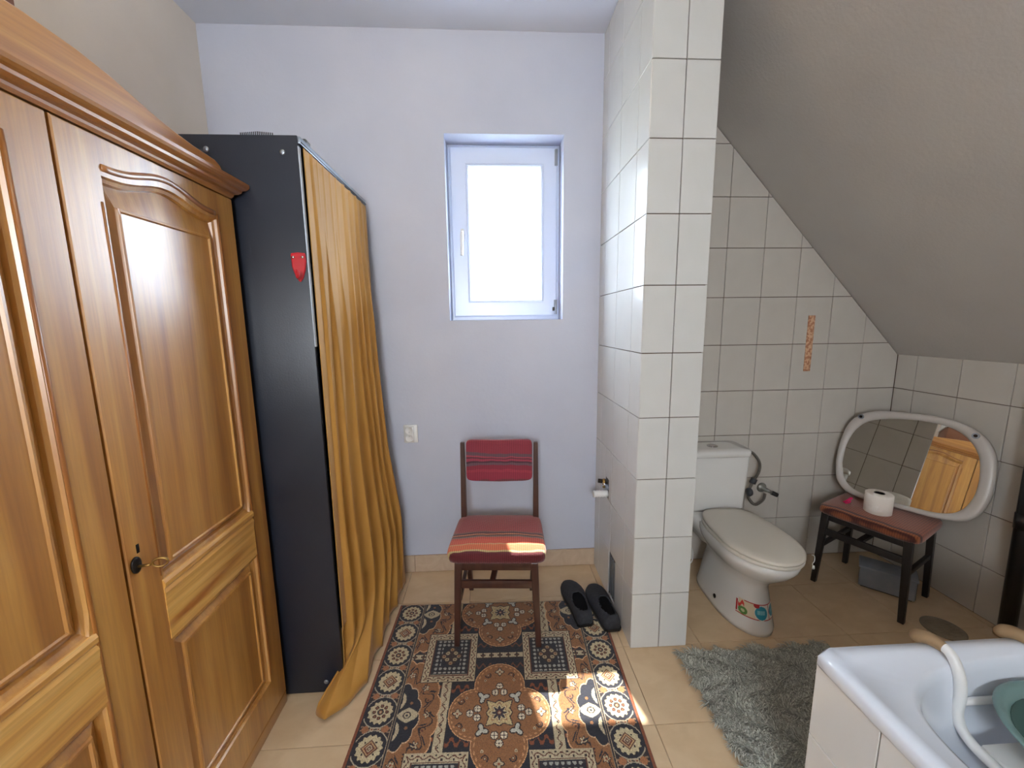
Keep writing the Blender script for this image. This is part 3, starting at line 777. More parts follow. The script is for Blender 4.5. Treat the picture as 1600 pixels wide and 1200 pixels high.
    for s1 in (-1, 1):
        for (q, w_) in ((.078, .016), (.078, -.016), (.104, 0)):
            florets(s1*q, w_); florets(w_, s1*q)
        for s2 in (-1, 1):
            d = np.hypot(u-s1*.060, vq-s2*.060); a = np.arctan2(vq-s2*.06, u-s1*.06)
            put(d < .020+.007*np.cos(3*(a-math.atan2(s2, s1))), dk); put(d < .014+.008*np.cos(3*(a-math.atan2(s2, s1))), (196, 196, 184))
            for (q, w_) in ((.138, .045), (.045, .150)):
                d = np.hypot(u-s1*q, vq-s2*w_); a = np.arctan2(vq-s2*w_, u-s1*q)
                put((np.abs(d-.010) < .0022) & (np.cos(a-s1*s2) > -.5), dk); put((d < .0055), brown); put(d < .003, cream)
            for (q, w_) in ((.120, .058), (.055, .128)):
                d = np.hypot((u-s1*q), (vq-s2*w_)); put(d < .005, cream); put(d < .0022, brown)
        for (q, w_) in ((.148, 0), (0, .165)):
            d = np.hypot(u-s1*q, vq-(s1*w_)); a = np.arctan2(vq-s1*w_, u-s1*q); put(d < .015+.004*np.cos(4*a), dk); put(d < .011+.004*np.cos(4*a), cream); put(d < .004, rust)
    # squares
    du, dv = np.abs(au-.2), np.abs(vs_)
    f = np.maximum(du/.103, dv/.118); inside = f < 1
    sqm = (du < .103) & (dv < .118)
    put((du < .1055) & (dv < .1205), dk); put(sqm, cream)
    m1 = np.maximum(du-.103, dv-.118)      # negative distance to edge
    ang_ = np.where(dv-.118 > du-.103, u, v)
    put(sqm & (np.abs(m1+.013-.0048*np.sin(ang_*165)) < .0019), brown)
    put(sqm & (np.abs(m1+.013+.0070*np.sign(np.sin(ang_*165))) < .0026) & (np.abs(((ang_*165/PI) % 1)-.5) < .16), dk)
    put(sqm & (m1 < -.0255), brown); put(sqm & (m1 < -.0295), cream); put(sqm & (m1 < -.0315), navy)
    inn = sqm & (m1 < -.036)
    gx, gy = ((au-.2)+.0092) % .0184-.0092, (vs_+.0098) % .0196-.0098
    g = np.hypot(gx, gy) < .0062
    ringz = (m1 > -.066)
    put(inn & g & ringz, (168, 168, 158)); put(inn & ~g & ringz & (np.hypot(gx, gy) < .0080), (70, 54, 48))
    cc = np.hypot((au-.2), vs_); ca = np.arctan2(vs_, au-.2)
    put(inn & (cc < .038+.006*np.cos(4*ca)), (60, 38, 34)); 
    for (q, w_) in ((.016, .016), (-.016, .016), (.016, -.016), (-.016, -.016)):
        put(np.hypot((au-.2)-q, vs_-w_) < .0085, (188, 170, 130)); put(np.hypot((au-.2)-q, vs_-w_) < .003, brown)
    for (q, w_) in ((0, .034), (0, -.034), (.03, 0), (-.03, 0)):
        put(np.hypot((au-.2)-q, vs_-w_) < .008, (176, 150, 110)); put(np.hypot((au-.2)-q, vs_-w_) < .004, rust)
    # border
    bm_ = au > .362; put(bm_, (40, 28, 30))
    P2 = .1225; vb = (v-.0585+P2/2) % P2-P2/2; kb = np.floor((v-.0585+P2/2)/P2).astype(int)
    bu = au-.4215; d = np.hypot(bu, vb/1.02); a = np.arctan2(vb, bu)
    put(bm_ & (np.abs(np.abs(vb)-P2/2) < .013) & (np.sin(bu*230)*np.sin(vb*230) > .1), (150, 120, 92))
    put(bm_ & (np.hypot(np.abs(bu)-.034, np.abs(vb)-P2/2) < .012), (172, 110, 66))
    put(bm_ & (np.hypot(np.abs(bu)-.012, np.abs(vb)-P2/2) < .0065), cream); put(bm_ & (np.hypot(np.abs(bu)-.012, np.abs(vb)-P2/2) < .003), rust)
    put(bm_ & (d < .0575) & (np.abs(bu) < .054), (186, 172, 146)); put(bm_ & (d < .054), navy); 
    sc_ = .041+.0028*np.cos(14*a); put(bm_ & (d < sc_+.002), dk); put(bm_ & (d < sc_), (206, 190, 150))
    ev = (kb % 2 == 0)
    for k in range(8):
        t0 = k*PI/4; q, w_ = .0225*math.cos(t0), .0225*math.sin(t0)
        dd = np.hypot(bu-q, vb-w_); put(bm_ & ev & (dd < .0068), (84, 42, 34)); put(bm_ & ev & (dd < .0025), orange)
    put(bm_ & ev & (d < .011), navy); put(bm_ & ev & (d < .007), orange); put(bm_ & ev & (d < .003), cream)
    dm = np.abs(bu)+np.abs(vb)
    for (q, c) in ((.029, brown), (.023, (200, 160, 110)), (.019, (110, 52, 34)), (.0125, cream), (.008, brown), (.0035, cream)):
        put(bm_ & ~ev & (dm < q), c)
    for k in range(4):
        t0 = k*PI/2+PI/4; dd = np.hypot(bu-.026*math.cos(t0), vb-.026*math.sin(t0)); put(bm_ & ~ev & (dd < .0035), dk)
    put((np.abs(au-.364) < .0022), navy); put((np.abs(au-.3685) < .0014), (170, 150, 120)); put(np.abs(au-.3605) < .0014, (150, 130, 104))
    put(np.abs(au-.4755) < .003, navy)
    put(au > .4785, (134, 70, 36)); put(v < .004, (60, 44, 40))
    # yarn irregularity
    C *= (1+RNG.normal(0, .07, u.shape))[..., None]
    C = np.clip(C*.93, 0, 255)/255; C = np.where(C <= .04045, C/12.92, ((C+.055)/1.055)**2.4)
    nv, nu = len(vs), len(us)
    th_ = .009
    Z = np.full(U.shape, th_)+RNG.normal(0, .0003, U.shape)
    Z += .0012*np.sin(Vv*5.1+U*3)
    Z[:, 0] = Z[:, -1] = .0015; Z[0, :] = Z[-1, :] = .0015
    co = np.c_[U.ravel(), -Vv.ravel(), Z.ravel()]
    idx = np.arange(nv*nu).reshape(nv, nu)
    f = np.c_[idx[:-1, :-1].ravel(), idx[1:, :-1].ravel(), idx[1:, 1:].ravel(), idx[:-1, 1:].ravel()]
    me = bpy.data.meshes.new('rug'); me.vertices.add(len(co)); me.vertices.foreach_set('co', co.ravel().astype(np.float32))
    me.loops.add(f.size); me.loops.foreach_set('vertex_index', f.ravel().astype(np.int32))
    me.polygons.add(len(f)); me.polygons.foreach_set('loop_start', np.arange(0, f.size, 4, dtype=np.int32))
    try: me.polygons.foreach_set('loop_total', np.full(len(f), 4, dtype=np.int32))
    except Exception: pass
    me.update(calc_edges=True)
    at = me.color_attributes.new('Col', 'FLOAT_COLOR', 'CORNER')
    cf = np.repeat(C.reshape(-1, 3), 4, axis=0); cf = np.c_[cf, np.ones(len(cf))]
    at.data.foreach_set('color', cf.ravel().astype(np.float32))
    me.validate()
    o = link('rug', me, mat_attr('rug_pile', .85, .5, 500, .25), None)
    o.location = (.0215, 1.780, .0005); o.rotation_euler = (0, 0, math.radians(-1.8))
    # bound edges at the sides
    return o
rug = build_rug(); tag(rug, 'patterned oriental rug in navy, cream and rust under the red chair', 'rug')
bpy.context.view_layer.update()
RZ = .0095

# ------------------------------------------------------------------ chairs (the red chair, and the stool that is such a chair without its back)
SEAT_ST = [(-.21, (96, 24, 30)), (-.186, (96, 24, 30)), (-.178, (196, 176, 120)), (-.166, (214, 106, 62)), (-.128, (216, 116, 66)), (-.120, (206, 160, 110)), (-.113, (206, 84, 54)), (-.075, (196, 74, 52)), (-.058, (120, 104, 92)), (-.048, (88, 40, 38)), (-.036, (214, 130, 84)), (-.028, (84, 34, 34)), (-.012, (130, 86, 76)), (-.004, (156, 54, 50)), (.19, (156, 54, 50)), (.21, (140, 48, 46))]
SEAT_ST = [(a*.86-.004, c) for a, c in SEAT_ST]
CLOTH_SEAT = mat_stripes('striped_seat_cloth', 1, SEAT_ST)
BACK_ST = [(a, tuple(int(v*.86+14) for v in c)) for a, c in [(.60, (120, 56, 62)), (.622, (160, 44, 66)), (.655, (176, 50, 70)), (.668, (150, 42, 62)), (.690, (112, 84, 94)), (.702, (74, 44, 56)), (.710, (176, 60, 84)), (.722, (92, 46, 58)), (.728, (190, 74, 92)), (.735, (112, 84, 92)), (.752, (162, 52, 70)), (.80, (168, 58, 74)), (.84, (168, 58, 74))]]  # pinker than the seat: window glare put into the stripe colours
CLOTH_BACK = mat_stripes('striped_back_cloth', 2, BACK_ST)
STOOL_ST = [(a, tuple(int(v*.82) for v in c)) for a, c in [(-.21, (168, 88, 50)), (-.185, (168, 88, 50)), (-.176, (96, 40, 26)), (-.166, (196, 110, 62)), (-.15, (100, 42, 30)), (-.135, (182, 92, 52)), (.12, (196, 112, 58)), (.135, (92, 36, 30)), (.15, (160, 66, 46)), (.19, (150, 60, 44)), (.21, (150, 60, 44))]]
CLOTH_STOOL = mat_stripes('rust_stool_cloth', 1, STOOL_ST)

def cushion(name, w, d, h, z, m, parent, crown=.012, yo=0, wrear=None):
    """padded seat: superellipse plan, domed top, rolled edge; local to parent"""
    rings = []; N_ = 64
    def ring(sc, zz, e=.22):
        R_ = []
        for k in range(N_):
            t = 2*PI*k/N_; c, s_ = math.cos(t), math.sin(t)
            x = (abs(c)**e)*(1 if c >= 0 else -1)*w/2; y = (abs(s_)**e)*(1 if s_ >= 0 else -1)*d/2
            if wrear: x *= 1+(wrear/w-1)*(y/d+.5)
            R_.append((x*sc, yo+y*sc, zz))
        return R_
    rings = [ring(.95, z), ring(.985, z+.004), ring(1.0, z+h*.35), ring(1.0, z+h*.55), ring(.985, z+h*.85), ring(.955, z+h)]
    for q in (.85, .65, .45, .25, .08): rings.append(ring(q, z+h+crown*(1-q*q)))
    V, F = loft(rings); return obj(name, V, F, m, parent, True, world=False)
def leg_vf(p0, p1, w0, w1):
    (x0, y0, z0), (x1, y1, z1) = p0, p1
    V = []
    for (x, y, z, w) in ((x0, y0, z0, w0), (x1, y1, z1, w1)):
        V += [(x-w[0], y-w[1], z), (x+w[0], y-w[1], z), (x+w[0], y+w[1], z), (x-w[0], y+w[1], z)]
    return V, [(3, 2, 1, 0), (4, 5, 6, 7), (0, 1, 5, 4), (1, 2, 6, 5), (2, 3, 7, 6), (3, 0, 4, 7)]
def bev_obj(name, V, F, m, parent, b=.003, world=False):
    o = obj(name, V, F, m, parent, False, world)
    bm = bmesh.new(); bm.from_mesh(o.data); bmesh.ops.bevel(bm, geom=list(bm.edges), offset=b, segments=2, profile=.5, affect='EDGES'); bm.to_mesh(o.data); bm.free()
    return o
def make_seat_frame(root, wood_, cloth, back=None, dz=0, half=.168):
    # local frame: +y towards the chair's rear, origin on the floor at the seat centre
    cushion('seat', .425 if back else .395, .350, .044 if back else .040, .388 if back else .382, cloth, root, wrear=.400 if back else .385)
    for sx in (-1, 1):
        V, F = leg_vf((sx*(half+.006), -.168, dz if sx else 0), (sx*(half-.010), -.152, .390), (.0115, .0115), (.0155, .0155)); bev_obj('leg', V, F, wood_, root)
    for sx in (-1, 1):
        if back:
            V, F = leg_vf((sx*.155, .195, dz), (sx*.176, .158, .40), (.011, .013), (.014, .016)); V2, F2 = leg_vf((sx*.176, .158, .40), (sx*.178, .185, .800), (.0135, .016), (.010, .010))
            V2 = V2; 
            F3 = [tuple(i for i in f) for f in F]
            VV = V[:4]+V[4:]+V2[4:]
            FF = [(3, 2, 1, 0)] + [(a, b, b+4, a+4) for a, b in ((0, 1), (1, 2), (2, 3), (3, 0))] + [(a+4, b+4, b+8, a+8) for a, b in ((0, 1), (1, 2), (2, 3), (3, 0))] + [(8, 9, 10, 11)]
            bev_obj('leg', VV, FF, wood_, root)
        else:
            V, F = leg_vf((sx*.165, .165, dz), (sx*.155, .15, .392), (.011, .013), (.014, .016)); bev_obj('leg', V, F, wood_, root)
    for nm, b_ in (('apron', (-.145, .145, -.160, -.142, .352, .392)), ('apron', (-.145, .145, .142, .158, .352, .392)), ('apron', (-.160, -.142, -.14, .14, .352, .392)), ('apron', (.142, .160, -.14, .14, .352, .392))):
        box(nm, *b_, wood_, root, .002, world=False)
    box('stretcher', -.152, .152, -.164, -.148, .272, .306, wood_, root, .003, world=False)
    V, F = tube_vf([(-.02, -.15, .288), (.012, .15, .330)], 1, 8, sq=(.013, .009)); obj('stretcher', V, F, wood_, root, False, False)
    for sx in (-1, 1): box('stretcher', sx*.158-.008, sx*.158+.008, -.150, .158, .205, .228, wood_, root, .002, world=False)
ch = empty('dining_chair', (.016, 1.683, 0), 'dark wooden chair with red striped seat and back, standing under the window', 'chair', rz=math.radians(-4.2))
make_seat_frame(ch, DKWOOD, CLOTH_SEAT, back=True, dz=RZ)
# back pad with gently curved face
rings = []
for k, (sc, yy) in enumerate(((.90, .150), (.97, .147), (1, .153), (1, .166), (.97, .172), (.90, .174))):
    R_ = []
    for i in range(56):
        t = 2*PI*i/56; c, s_ = math.cos(t), math.sin(t); e = .16
        x = (abs(c)**e)*(1 if c >= 0 else -1)*.160*(1-(1-sc)*.35); z = .716+(abs(s_)**e)*(1 if s_ >= 0 else -1)*.100*(1-(1-sc)*.5)
        R_.append((x, yy-.016*(x/.17)**2*-1 + (z-.715)*.07, z))
    rings.append(R_)
V, F = loft(rings); obj('backrest', V, F, CLOTH_BACK, ch, True, False)

st = empty('stool', (1.911, 1.763, 0), 'rust cloth topped dark stool in the tiled corner, holding mirror and paper roll', 'stool', rz=math.atan2(.159, .32)-PI/2)
make_seat_frame(st, BLKWOOD, CLOTH_STOOL)

# ------------------------------------------------------------------ shoes
def make_shoe(name, heel, toe, label, flip=1):
    h = Vector((*heel, 0)); d = Vector((toe[0]-heel[0], toe[1]-heel[1], 0)); Ln = d.length
    root = empty(name, (h.x, h.y, 0), label, 'shoe', 'black slip-on shoes by the partition', rz=math.atan2(d.y, d.x)-PI/2)
    # stations along the length: s, half width, height, centre shift
    ST = [(0, .024, .058), (.03, .036, .074), (.12, .041, .075), (.25, .042, .070), (.38, .045, .068), (.5, .050, .066), (.62, .054, .058), (.74, .053, .050), (.86, .045, .040), (.95, .030, .030), (1.0, .010, .018)]
    _a = np.array(ST); _s = np.r_[0, .01, .02, np.linspace(.04, .96, 36), .98, .99, 1.0]
    ST2 = [(q, float(np.interp(q, _a[:, 0], _a[:, 1])), float(np.interp(q, _a[:, 0], _a[:, 2]))) for q in _s]
    rings = []; N_ = 48
    for (s_, w, hh) in ST2:
        R_ = []
        cx = flip*.006*math.sin(s_*PI)
        for k in range(N_):
            t = 2*PI*k/N_; c, q = math.cos(t), math.sin(t)
            x = (abs(c)**.8)*(1 if c >= 0 else -1)*w
            z = .012+(hh-.012)*(q if q > 0 else 0)**.75 if q > 0 else .012+.006*q
            R_.append((cx+x, s_*Ln, z))
        rings.append(R_)
    V, F = loft(rings); 
    # opening: cut the upper faces between 6 and 50 per cent of the length
    keep = []
    for f in F:
        c = [sum(V[i][j] for i in f)/len(f) for j in range(3)]
        s_ = c[1]/Ln
        if len(f) == 4 and c[2] > .050 and ((s_-.265)/.235)**2 + (c[0]/(.031 if s_ < .3 else .033))**2 < 1: continue
        keep.append(f)
    up = obj('upper', V, keep, SHOE, root, True, False)
    md = up.modifiers.new('thick', 'SOLIDIFY'); md.thickness = .004; md.offset = -1
    
    R1 = [[(flip*.006*math.sin(s_*PI)+sg*(w-.007)*1.0, s_*Ln, zz) for (s_, w, hh, sg) in ([(a, b, c, 1) for a, b, c in ST[:-1]]+[(a, b, c, -1) for a, b, c in ST[:-1][::-1]])] for zz in (.013, .016)]
    V, F = loft(R1); obj('insole', V, F, SHOEIN, root, False, False)
    R2 = [[(flip*.006*math.sin(s_*PI)+sg*(w+.003), s_*Ln-.002+.004*s_, zz) for (s_, w, hh, sg) in ([(a, b, c, 1) for a, b, c in ST]+[(a, b, c, -1) for a, b, c in ST[::-1]])] for zz in (.0, .003, .011)]
    V, F = loft(R2); obj('sole', V, F, BLACKM, root, False, False)
    return root
s1 = make_shoe('shoe', (.402, 1.592), (.374, 1.900), 'black slip-on shoe on the rug corner, the one nearer the chair', 1)
s2 = make_shoe('shoe', (.518, 1.556), (.500, 1.862), 'black slip-on shoe right beside the tiled partition', -1)
for r_ in (s1, s2): r_.location.z = RZ+.001
s2.location.z = RZ+.001

# ------------------------------------------------------------------ socket
so = empty('wall_socket', (-.4325, YB, .797), 'white double wall socket left of the chair back', 'socket')
box('plate', -.469, -.396, YB-.012, YB, .748, .846, WHITEP, so, .004)
box('cover', -.461, -.414, YB-.022, YB-.011, .755, .840, WHITEP, so, .004)
for z in (.777, .818):
    V, F = lathe_vf([(.0195, -.001), (.0205, -.003), (.0195, -.004), (.018, -.002), (.0165, .004), (.0001, .005)], (-.4375, YB-.022, z), 24, 'y'); rr = obj('outlet', V, F, WHITEP, so, True)
    for dx in (-.009, .009):
        V, F = lathe_vf([(.0026, -.0012), (.0001, -.0012)], (-.4375+dx, YB-.0175, z), 10, 'y'); V = [(v[0], YB-.0180, v[2]) for v in V]; obj('hole', V, F, BLACKM, rr)
    V, F = lathe_vf([(.0022, 0), (.0020, -.006), (.0001, -.007)], (-.4375, YB-.017, z+(.009 if z < .8 else -.009)), 10, 'y'); obj('pin', V, F, STEEL, rr, True)

# ------------------------------------------------------------------ plumbing and holes in the partition
ac = box('access_recess', PX0+T-.0015, PX0+T-.0002, HOLE[0]+.002, HOLE[1]-.002, HOLE[2], HOLE[3]-.002, RECESS, pillar)
bm = bmesh.new()
for i in range(4): bbox(bm, PX0+.001, PX0+T-.0016, HOLE[0]+.012+i*.024, HOLE[0]+.018+i*.024, HOLE[2]+.01, HOLE[3]-.01)
from_bm('access_grille', bm, STEEL, pillar)
box('pipe_recess', PX0+T-.0015, PX0+T-.0002, 1.832, 1.898, .502, .598, RECESS, pillar)
vl = empty('stop_valve', (PX0, 1.862, .56), 'small brass stop valve sticking out of the broken tile on the partition', 'valve')
V, F = tube_vf([(PX0+T, 1.872, .566), (PX0-.022, 1.872, .566)], .010, 12); obj('pipe_stub', V, F, CHROME, vl, True)
V, F = tube_vf([(PX0-.012, 1.872, .548), (PX0-.012, 1.872, .592)], .008, 12); obj('valve_body', V, F, BRASS, vl, True)
V, F = tube_vf([(PX0-.012, 1.885, .575), (PX0-.038, 1.888, .578)], .011, 8); obj('valve_knob', V, F, DKMETAL, vl, True)
V, F = tube_vf([(PX0+T, 1.845, .560), (PX0-.010, 1.845, .560)], .014, 12); obj('flange', V, F, STEEL, vl, True)
wp = empty('drain_stub', (PX0, 1.86, .515), 'white ribbed drain stub poking out below the brass valve', 'pipe')
prof = [(.0001, .0)] ; 
V, F = lathe_vf([(.0155, T)] + [(.0155 if i % 2 else .0178, -.006-i*.007) for i in range(9)] + [(.0178, -.068), (.0130, -.069), (.0125, -.03)], (PX0, 1.862, .520), 20, 'x')
obj('pipe', V, F, WHITEP, wp, True)

# ------------------------------------------------------------------ toilet
TX = 1.165
to = empty('toilet', (TX, 1.75, 0), 'white close-coupled toilet with lid down behind the tiled partition', 'toilet')
def egg(hw, yf, yb, z, n=48, ef=1.0, er=.55, cx=TX, fw=1.0):
    """egg-shaped ring: rounder at the front (yf, towards the camera), squarer at the rear"""
    ym = yf+(yb-yf)*.42; R_ = []
    for k in range(n):
        t = 2*PI*k/n; c, s_ = math.cos(t), math.sin(t)
        e = er if s_ > 0 else ef
        x = (abs(c)**e)*(1 if c >= 0 else -1)*hw
        y = ym+(abs(s_)**e)*(s_ > 0 and (yb-ym) or -(ym-yf))
        if s_ > 0 and fw != 1: x *= 1+(fw-1)*abs(s_)
        R_.append((cx+x, y, z))
    return R_
rings = [egg(.112, 1.490, 1.93, 0, er=.5), egg(.113, 1.488, 1.93, .02, er=.5), egg(.105, 1.497, 1.92, .06, er=.5), egg(.096, 1.512, 1.91, .12, er=.5), egg(.088, 1.528, 1.90, .18), egg(.086, 1.530, 1.89, .21), egg(.094, 1.505, 1.89, .245), egg(.118, 1.462, 1.89, .28), egg(.142, 1.424, 1.89, .315), egg(.153, 1.402, 1.89, .345), egg(.155, 1.396, 1.89, .372), egg(.148, 1.402, 1.885, .378)]
V, F = loft(rings); bowl = obj('bowl', V, F, CERAM, to, True)
# swelling trap-way bulge on the side, bolt cap
for sx in (-1, 1):
    V, F = lathe_vf([(.011, .0), (.010, -.006), (.0001, -.008)], (TX-sx*.104, 1.70, .050), 14, 'x'); V = [(TX-sx*.104+(v[0]-(TX-sx*.104))*sx, v[1], v[2]) for v in V]
    obj('bolt_hole', V, F, DKMETAL, to, True)
# deck behind the bowl carrying the tank
V, F = loft([egg(.10, 1.80, 2.02, .25, er=.4, ef=.6), egg(.14, 1.80, 2.045, .33, er=.3, ef=.5), egg(.150, 1.80, 2.05, .380, er=.25, ef=.5)]); obj('deck', V, F, CERAM, to, True)
seatr = loft([egg(.150, 1.398, 1.845, .379, er=.5), egg(.158, 1.388, 1.85, .383, er=.5), egg(.158, 1.388, 1.85, .394, er=.5), egg(.154, 1.392, 1.846, .397, er=.5)]); obj('seat_ring', *seatr, SEATP, to, True)
lid = loft([egg(.153, 1.392, 1.866, .4000, er=.42, fw=.80), egg(.158, 1.383, 1.872, .403, er=.42, fw=.80), egg(.158, 1.383, 1.872, .411, er=.42, fw=.80), egg(.150, 1.392, 1.868, .4155, er=.42, fw=.80), egg(.12, 1.43, 1.84, .4185, er=.45, fw=.8), egg(.06, 1.52, 1.76, .420, er=.5)]); obj('lid', *lid, SEATP, to, True)
def rrect(x0, x1, y0, y1, z, r=.03, n=8):
    R_ = []
    for (cx, cy__, a0) in ((x1-r, y1-r, 0), (x0+r, y1-r, PI/2), (x0+r, y0+r, PI), (x1-r, y0+r, 3*PI/2)):
        for k in range(n+1):
            a = a0+PI/2*k/n; R_.append((cx+r*math.cos(a), cy__+r*math.sin(a), z))
    return R_
V, F = loft([rrect(TX-.138, TX+.138, 1.905, 2.055, .381, .02), rrect(TX-.145, TX+.145, 1.895, 2.058, .40, .025), rrect(TX-.155, TX+.155, 1.885, 2.06, .678, .03)]); tank = obj('tank', V, F, CERAM, to, True)
V, F = loft([rrect(TX-.152, TX+.152, 1.888, 2.06, .678, .03), rrect(TX-.160, TX+.160, 1.879, 2.064, .683, .032), rrect(TX-.160, TX+.160, 1.879, 2.064, .705, .032), rrect(TX-.154, TX+.154, 1.885, 2.060, .714, .03), rrect(TX-.10, TX+.10, 1.92, 2.03, .716, .03)]); tl = obj('tank_lid', V, F, CERAM, to, True)
lathe('flush_button', [(.026, 0), (.026, .004), (.021, .006), (.019, .004), (.0001, .005)], (TX-.012, 1.965, .7155), CHROME, to, 24)
# sticker wrapped round the pedestal
def base_pt(t, z, off=.0012):
    zs_ = [0, .02, .06, .12, .18]; hw = np.interp(z, zs_, [.112, .113, .105, .096, .088]); yf = np.interp(z, zs_, [1.490, 1.488, 1.497, 1.512, 1.528]); yb = np.interp(z, zs_, [1.93, 1.93, 1.92, 1.91, 1.90])
    ym = yf+(yb-yf)*.42; c, s_ = math.cos(t), math.sin(t)
    n_ = Vector((c/hw, s_/(ym-yf), 0)).normalized()
    return (TX+hw*c+n_.x*off, ym+(ym-yf)*s_+n_.y*off, z)
nu_, nv_ = 150, 36; t0, t1, z0_, z1_ = math.radians(216), math.radians(304), .072, .138
arc = [base_pt(t0+(t1-t0)*i/nu_, .1) for i in range(nu_+1)]
V = [base_pt(t0+(t1-t0)*i/nu_, z0_+(z1_-z0_)*j/nv_) for j in range(nv_+1) for i in range(nu_+1)]
F = []; CC = []
for j in range(nv_):
    for i in range(nu_):
        a, b_ = (i+.5)/nu_*2.55, (j+.5)/nv_      # sticker units: 2.55 wide, 1 high
        c = None
        red = (178, 40, 44); teal = (44, 138, 160); pale = (214, 208, 196)
        if a > .12: c = pale
        if a > .12 and a < 1.02: c = (212, 196, 166)
        if b_ < .06 or (b_ > .94 and a > .42): c = red
        if abs(a-1.98) < .028: c = red
        if a < .08 and b_ > .12 and b_ < .86: c = red
        d = math.hypot((a-1.42)*1.0, b_-.46)
        if d < .46: c = pale
        if d < .42: c = teal
        if d < .34 and .36 < b_ < .62 and (int(a*26) % 2 == 0) and abs(a-1.42) < .27: c = (150, 200, 206)
        d = math.hypot((a-2.38), b_-.5)
        if d < .36: c = teal
        if d < .2 and .42 < b_ < .6 and int(a*26) % 2: c = (120, 180, 190)
        d = math.hypot((a-1.13)/1.1, (b_-.88)/.8)
        if d < .17: c = red
        if .10 < a < .42 and abs(b_-.66-.14*math.cos(a*19)) < .13: c = (206, 66, 54)
        d = math.hypot(a-.36, b_-.30)
        if .1 < d < .24: c = (92, 140, 70)
        if d <= .1: c = (190, 196, 150)
        if math.hypot(a-2.5, b_-.06) < .08: c = red
        if c is None: continue
        F.append((j*(nu_+1)+i, j*(nu_+1)+i+1, (j+1)*(nu_+1)+i+1, (j+1)*(nu_+1)+i)); CC.append(lin(c))
me = bpy.data.meshes.new('sticker'); me.from_pydata(V, [], F); at = me.color_attributes.new('Col', 'FLOAT_COLOR', 'CORNER')
at.data.foreach_set('color', np.c_[np.repeat(np.array(CC), 4, axis=0), np.ones(len(CC)*4)].ravel().astype(np.float32))
sk_ = link('sticker', me, mat_attr('sticker_print', .35), to, True); sk_['label'] = 'multicoloured paper sticker round the pedestal'
# supply hose and angle valve
V, F = tube_vf(smooth_path([(TX+.150, 1.99, .655), (TX+.20, 2.00, .664), (TX+.25, 2.02, .652), (TX+.292, 2.02, .600), (TX+.294, 2.02, .545), (TX+.268, 2.02, .490), (TX+.246, 2.02, .440), (TX+.248, 2.02, .393), (TX+.288, 2.02, .352), (TX+.335, 2.025, .375), (TX+.352, 2.035, .408)]), .0075, 10)
ho = empty('water_hose', (TX+.2, 2.02, .4), 'grey braided water hose looping from the tank side to the wall valve', 'hose')
obj('hose', V, F, HOSE, ho, True)
V, F = tube_vf([(TX+.272, 2.02, .505), (TX+.262, 2.02, .478)], .017, 10); obj('coupling', V, F, DARKGREY, ho, True)
V, F = lathe_vf([(.0001, -.012), (.020, -.010), (.024, 0), (.020, .010), (.0001, .012)], (TX+.245, 2.015, .430), 20, 'x'); V = [(v[0]*1, v[1], v[2]) for v in V]; obj('float_housing', V, F, DARKGREY, ho, True)
av = empty('angle_valve', (1.52, YB, .43), 'dark chrome angle valve on the wall right of the toilet tank', 'valve')
V, F = lathe_vf([(.028, -.001), (.028, -.004), (.018, -.012), (.010, -.014), (.010, -.045), (.0001, -.046)], (1.522, YB, .427), 24, 'y'); VM = mat('dull_chrome', (132, 132, 126), .35, metal=.6); obj('rosette', V, F, VM, av, True)
V, F = tube_vf([(1.522, YB-.036, .43), (1.550, YB-.046, .415)], .010, 12); obj('valve_body', V, F, VM, av, True)
V, F = tube_vf([(1.550, YB-.046, .415), (1.578, YB-.056, .402)], .0125, 8); obj('valve_knob', V, F, BLACKM, av, True)
# freshener hooks on the rim
fh = empty('rim_freshener', (1.315, 1.50, .38), 'thin white wire hook on the right rim of the toilet bowl', 'hook')
V, F = tube_vf(smooth_path([(1.322, 1.470, .396), (1.331, 1.466, .392), (1.330, 1.463, .372), (1.322, 1.462, .360), (1.328, 1.461, .350)]), .0016, 6); obj('wire', V, F, WHITEP, fh, True)
V, F = tube_vf([(1.327, 1.461, .352), (1.327, 1.461, .338)], .004, 8); obj('tip', V, F, WHITEP, fh, True)
# bucket behind the toilet
bk = empty('bucket', (.985, 1.985, 0), 'pale grey round bucket with dark foot between partition and toilet', 'bucket')
lathe('foot', [(.066, 0), (.070, .004), (.070, .020), (.066, .022)], (.985, 1.985, 0), BLACKM, bk)
lathe('body', [(.066, .022), (.070, .026), (.072, .05), (.076, .18), (.079, .200), (.081, .204), (.081, .210), (.074, .210), (.070, .05), (.001, .04)], (.985, 1.985, 0), GREYB, bk)
V, F = tube_vf(smooth_path([(1.045, 1.93, .185), (1.050, 1.905, .15), (1.042, 1.895, .11), (1.03, 1.905, .085)]), .003, 8); obj('handle', V, F, WHITEP, bk, True)

# ------------------------------------------------------------------ listello on the alcove wall
lt = box('accent_strip', 1.701, 1.738, YB-.004, YB+.0005, 1.09, 1.39, TERRA, wall_alcove, .001)
lt['label'] = 'terracotta patterned accent strip'

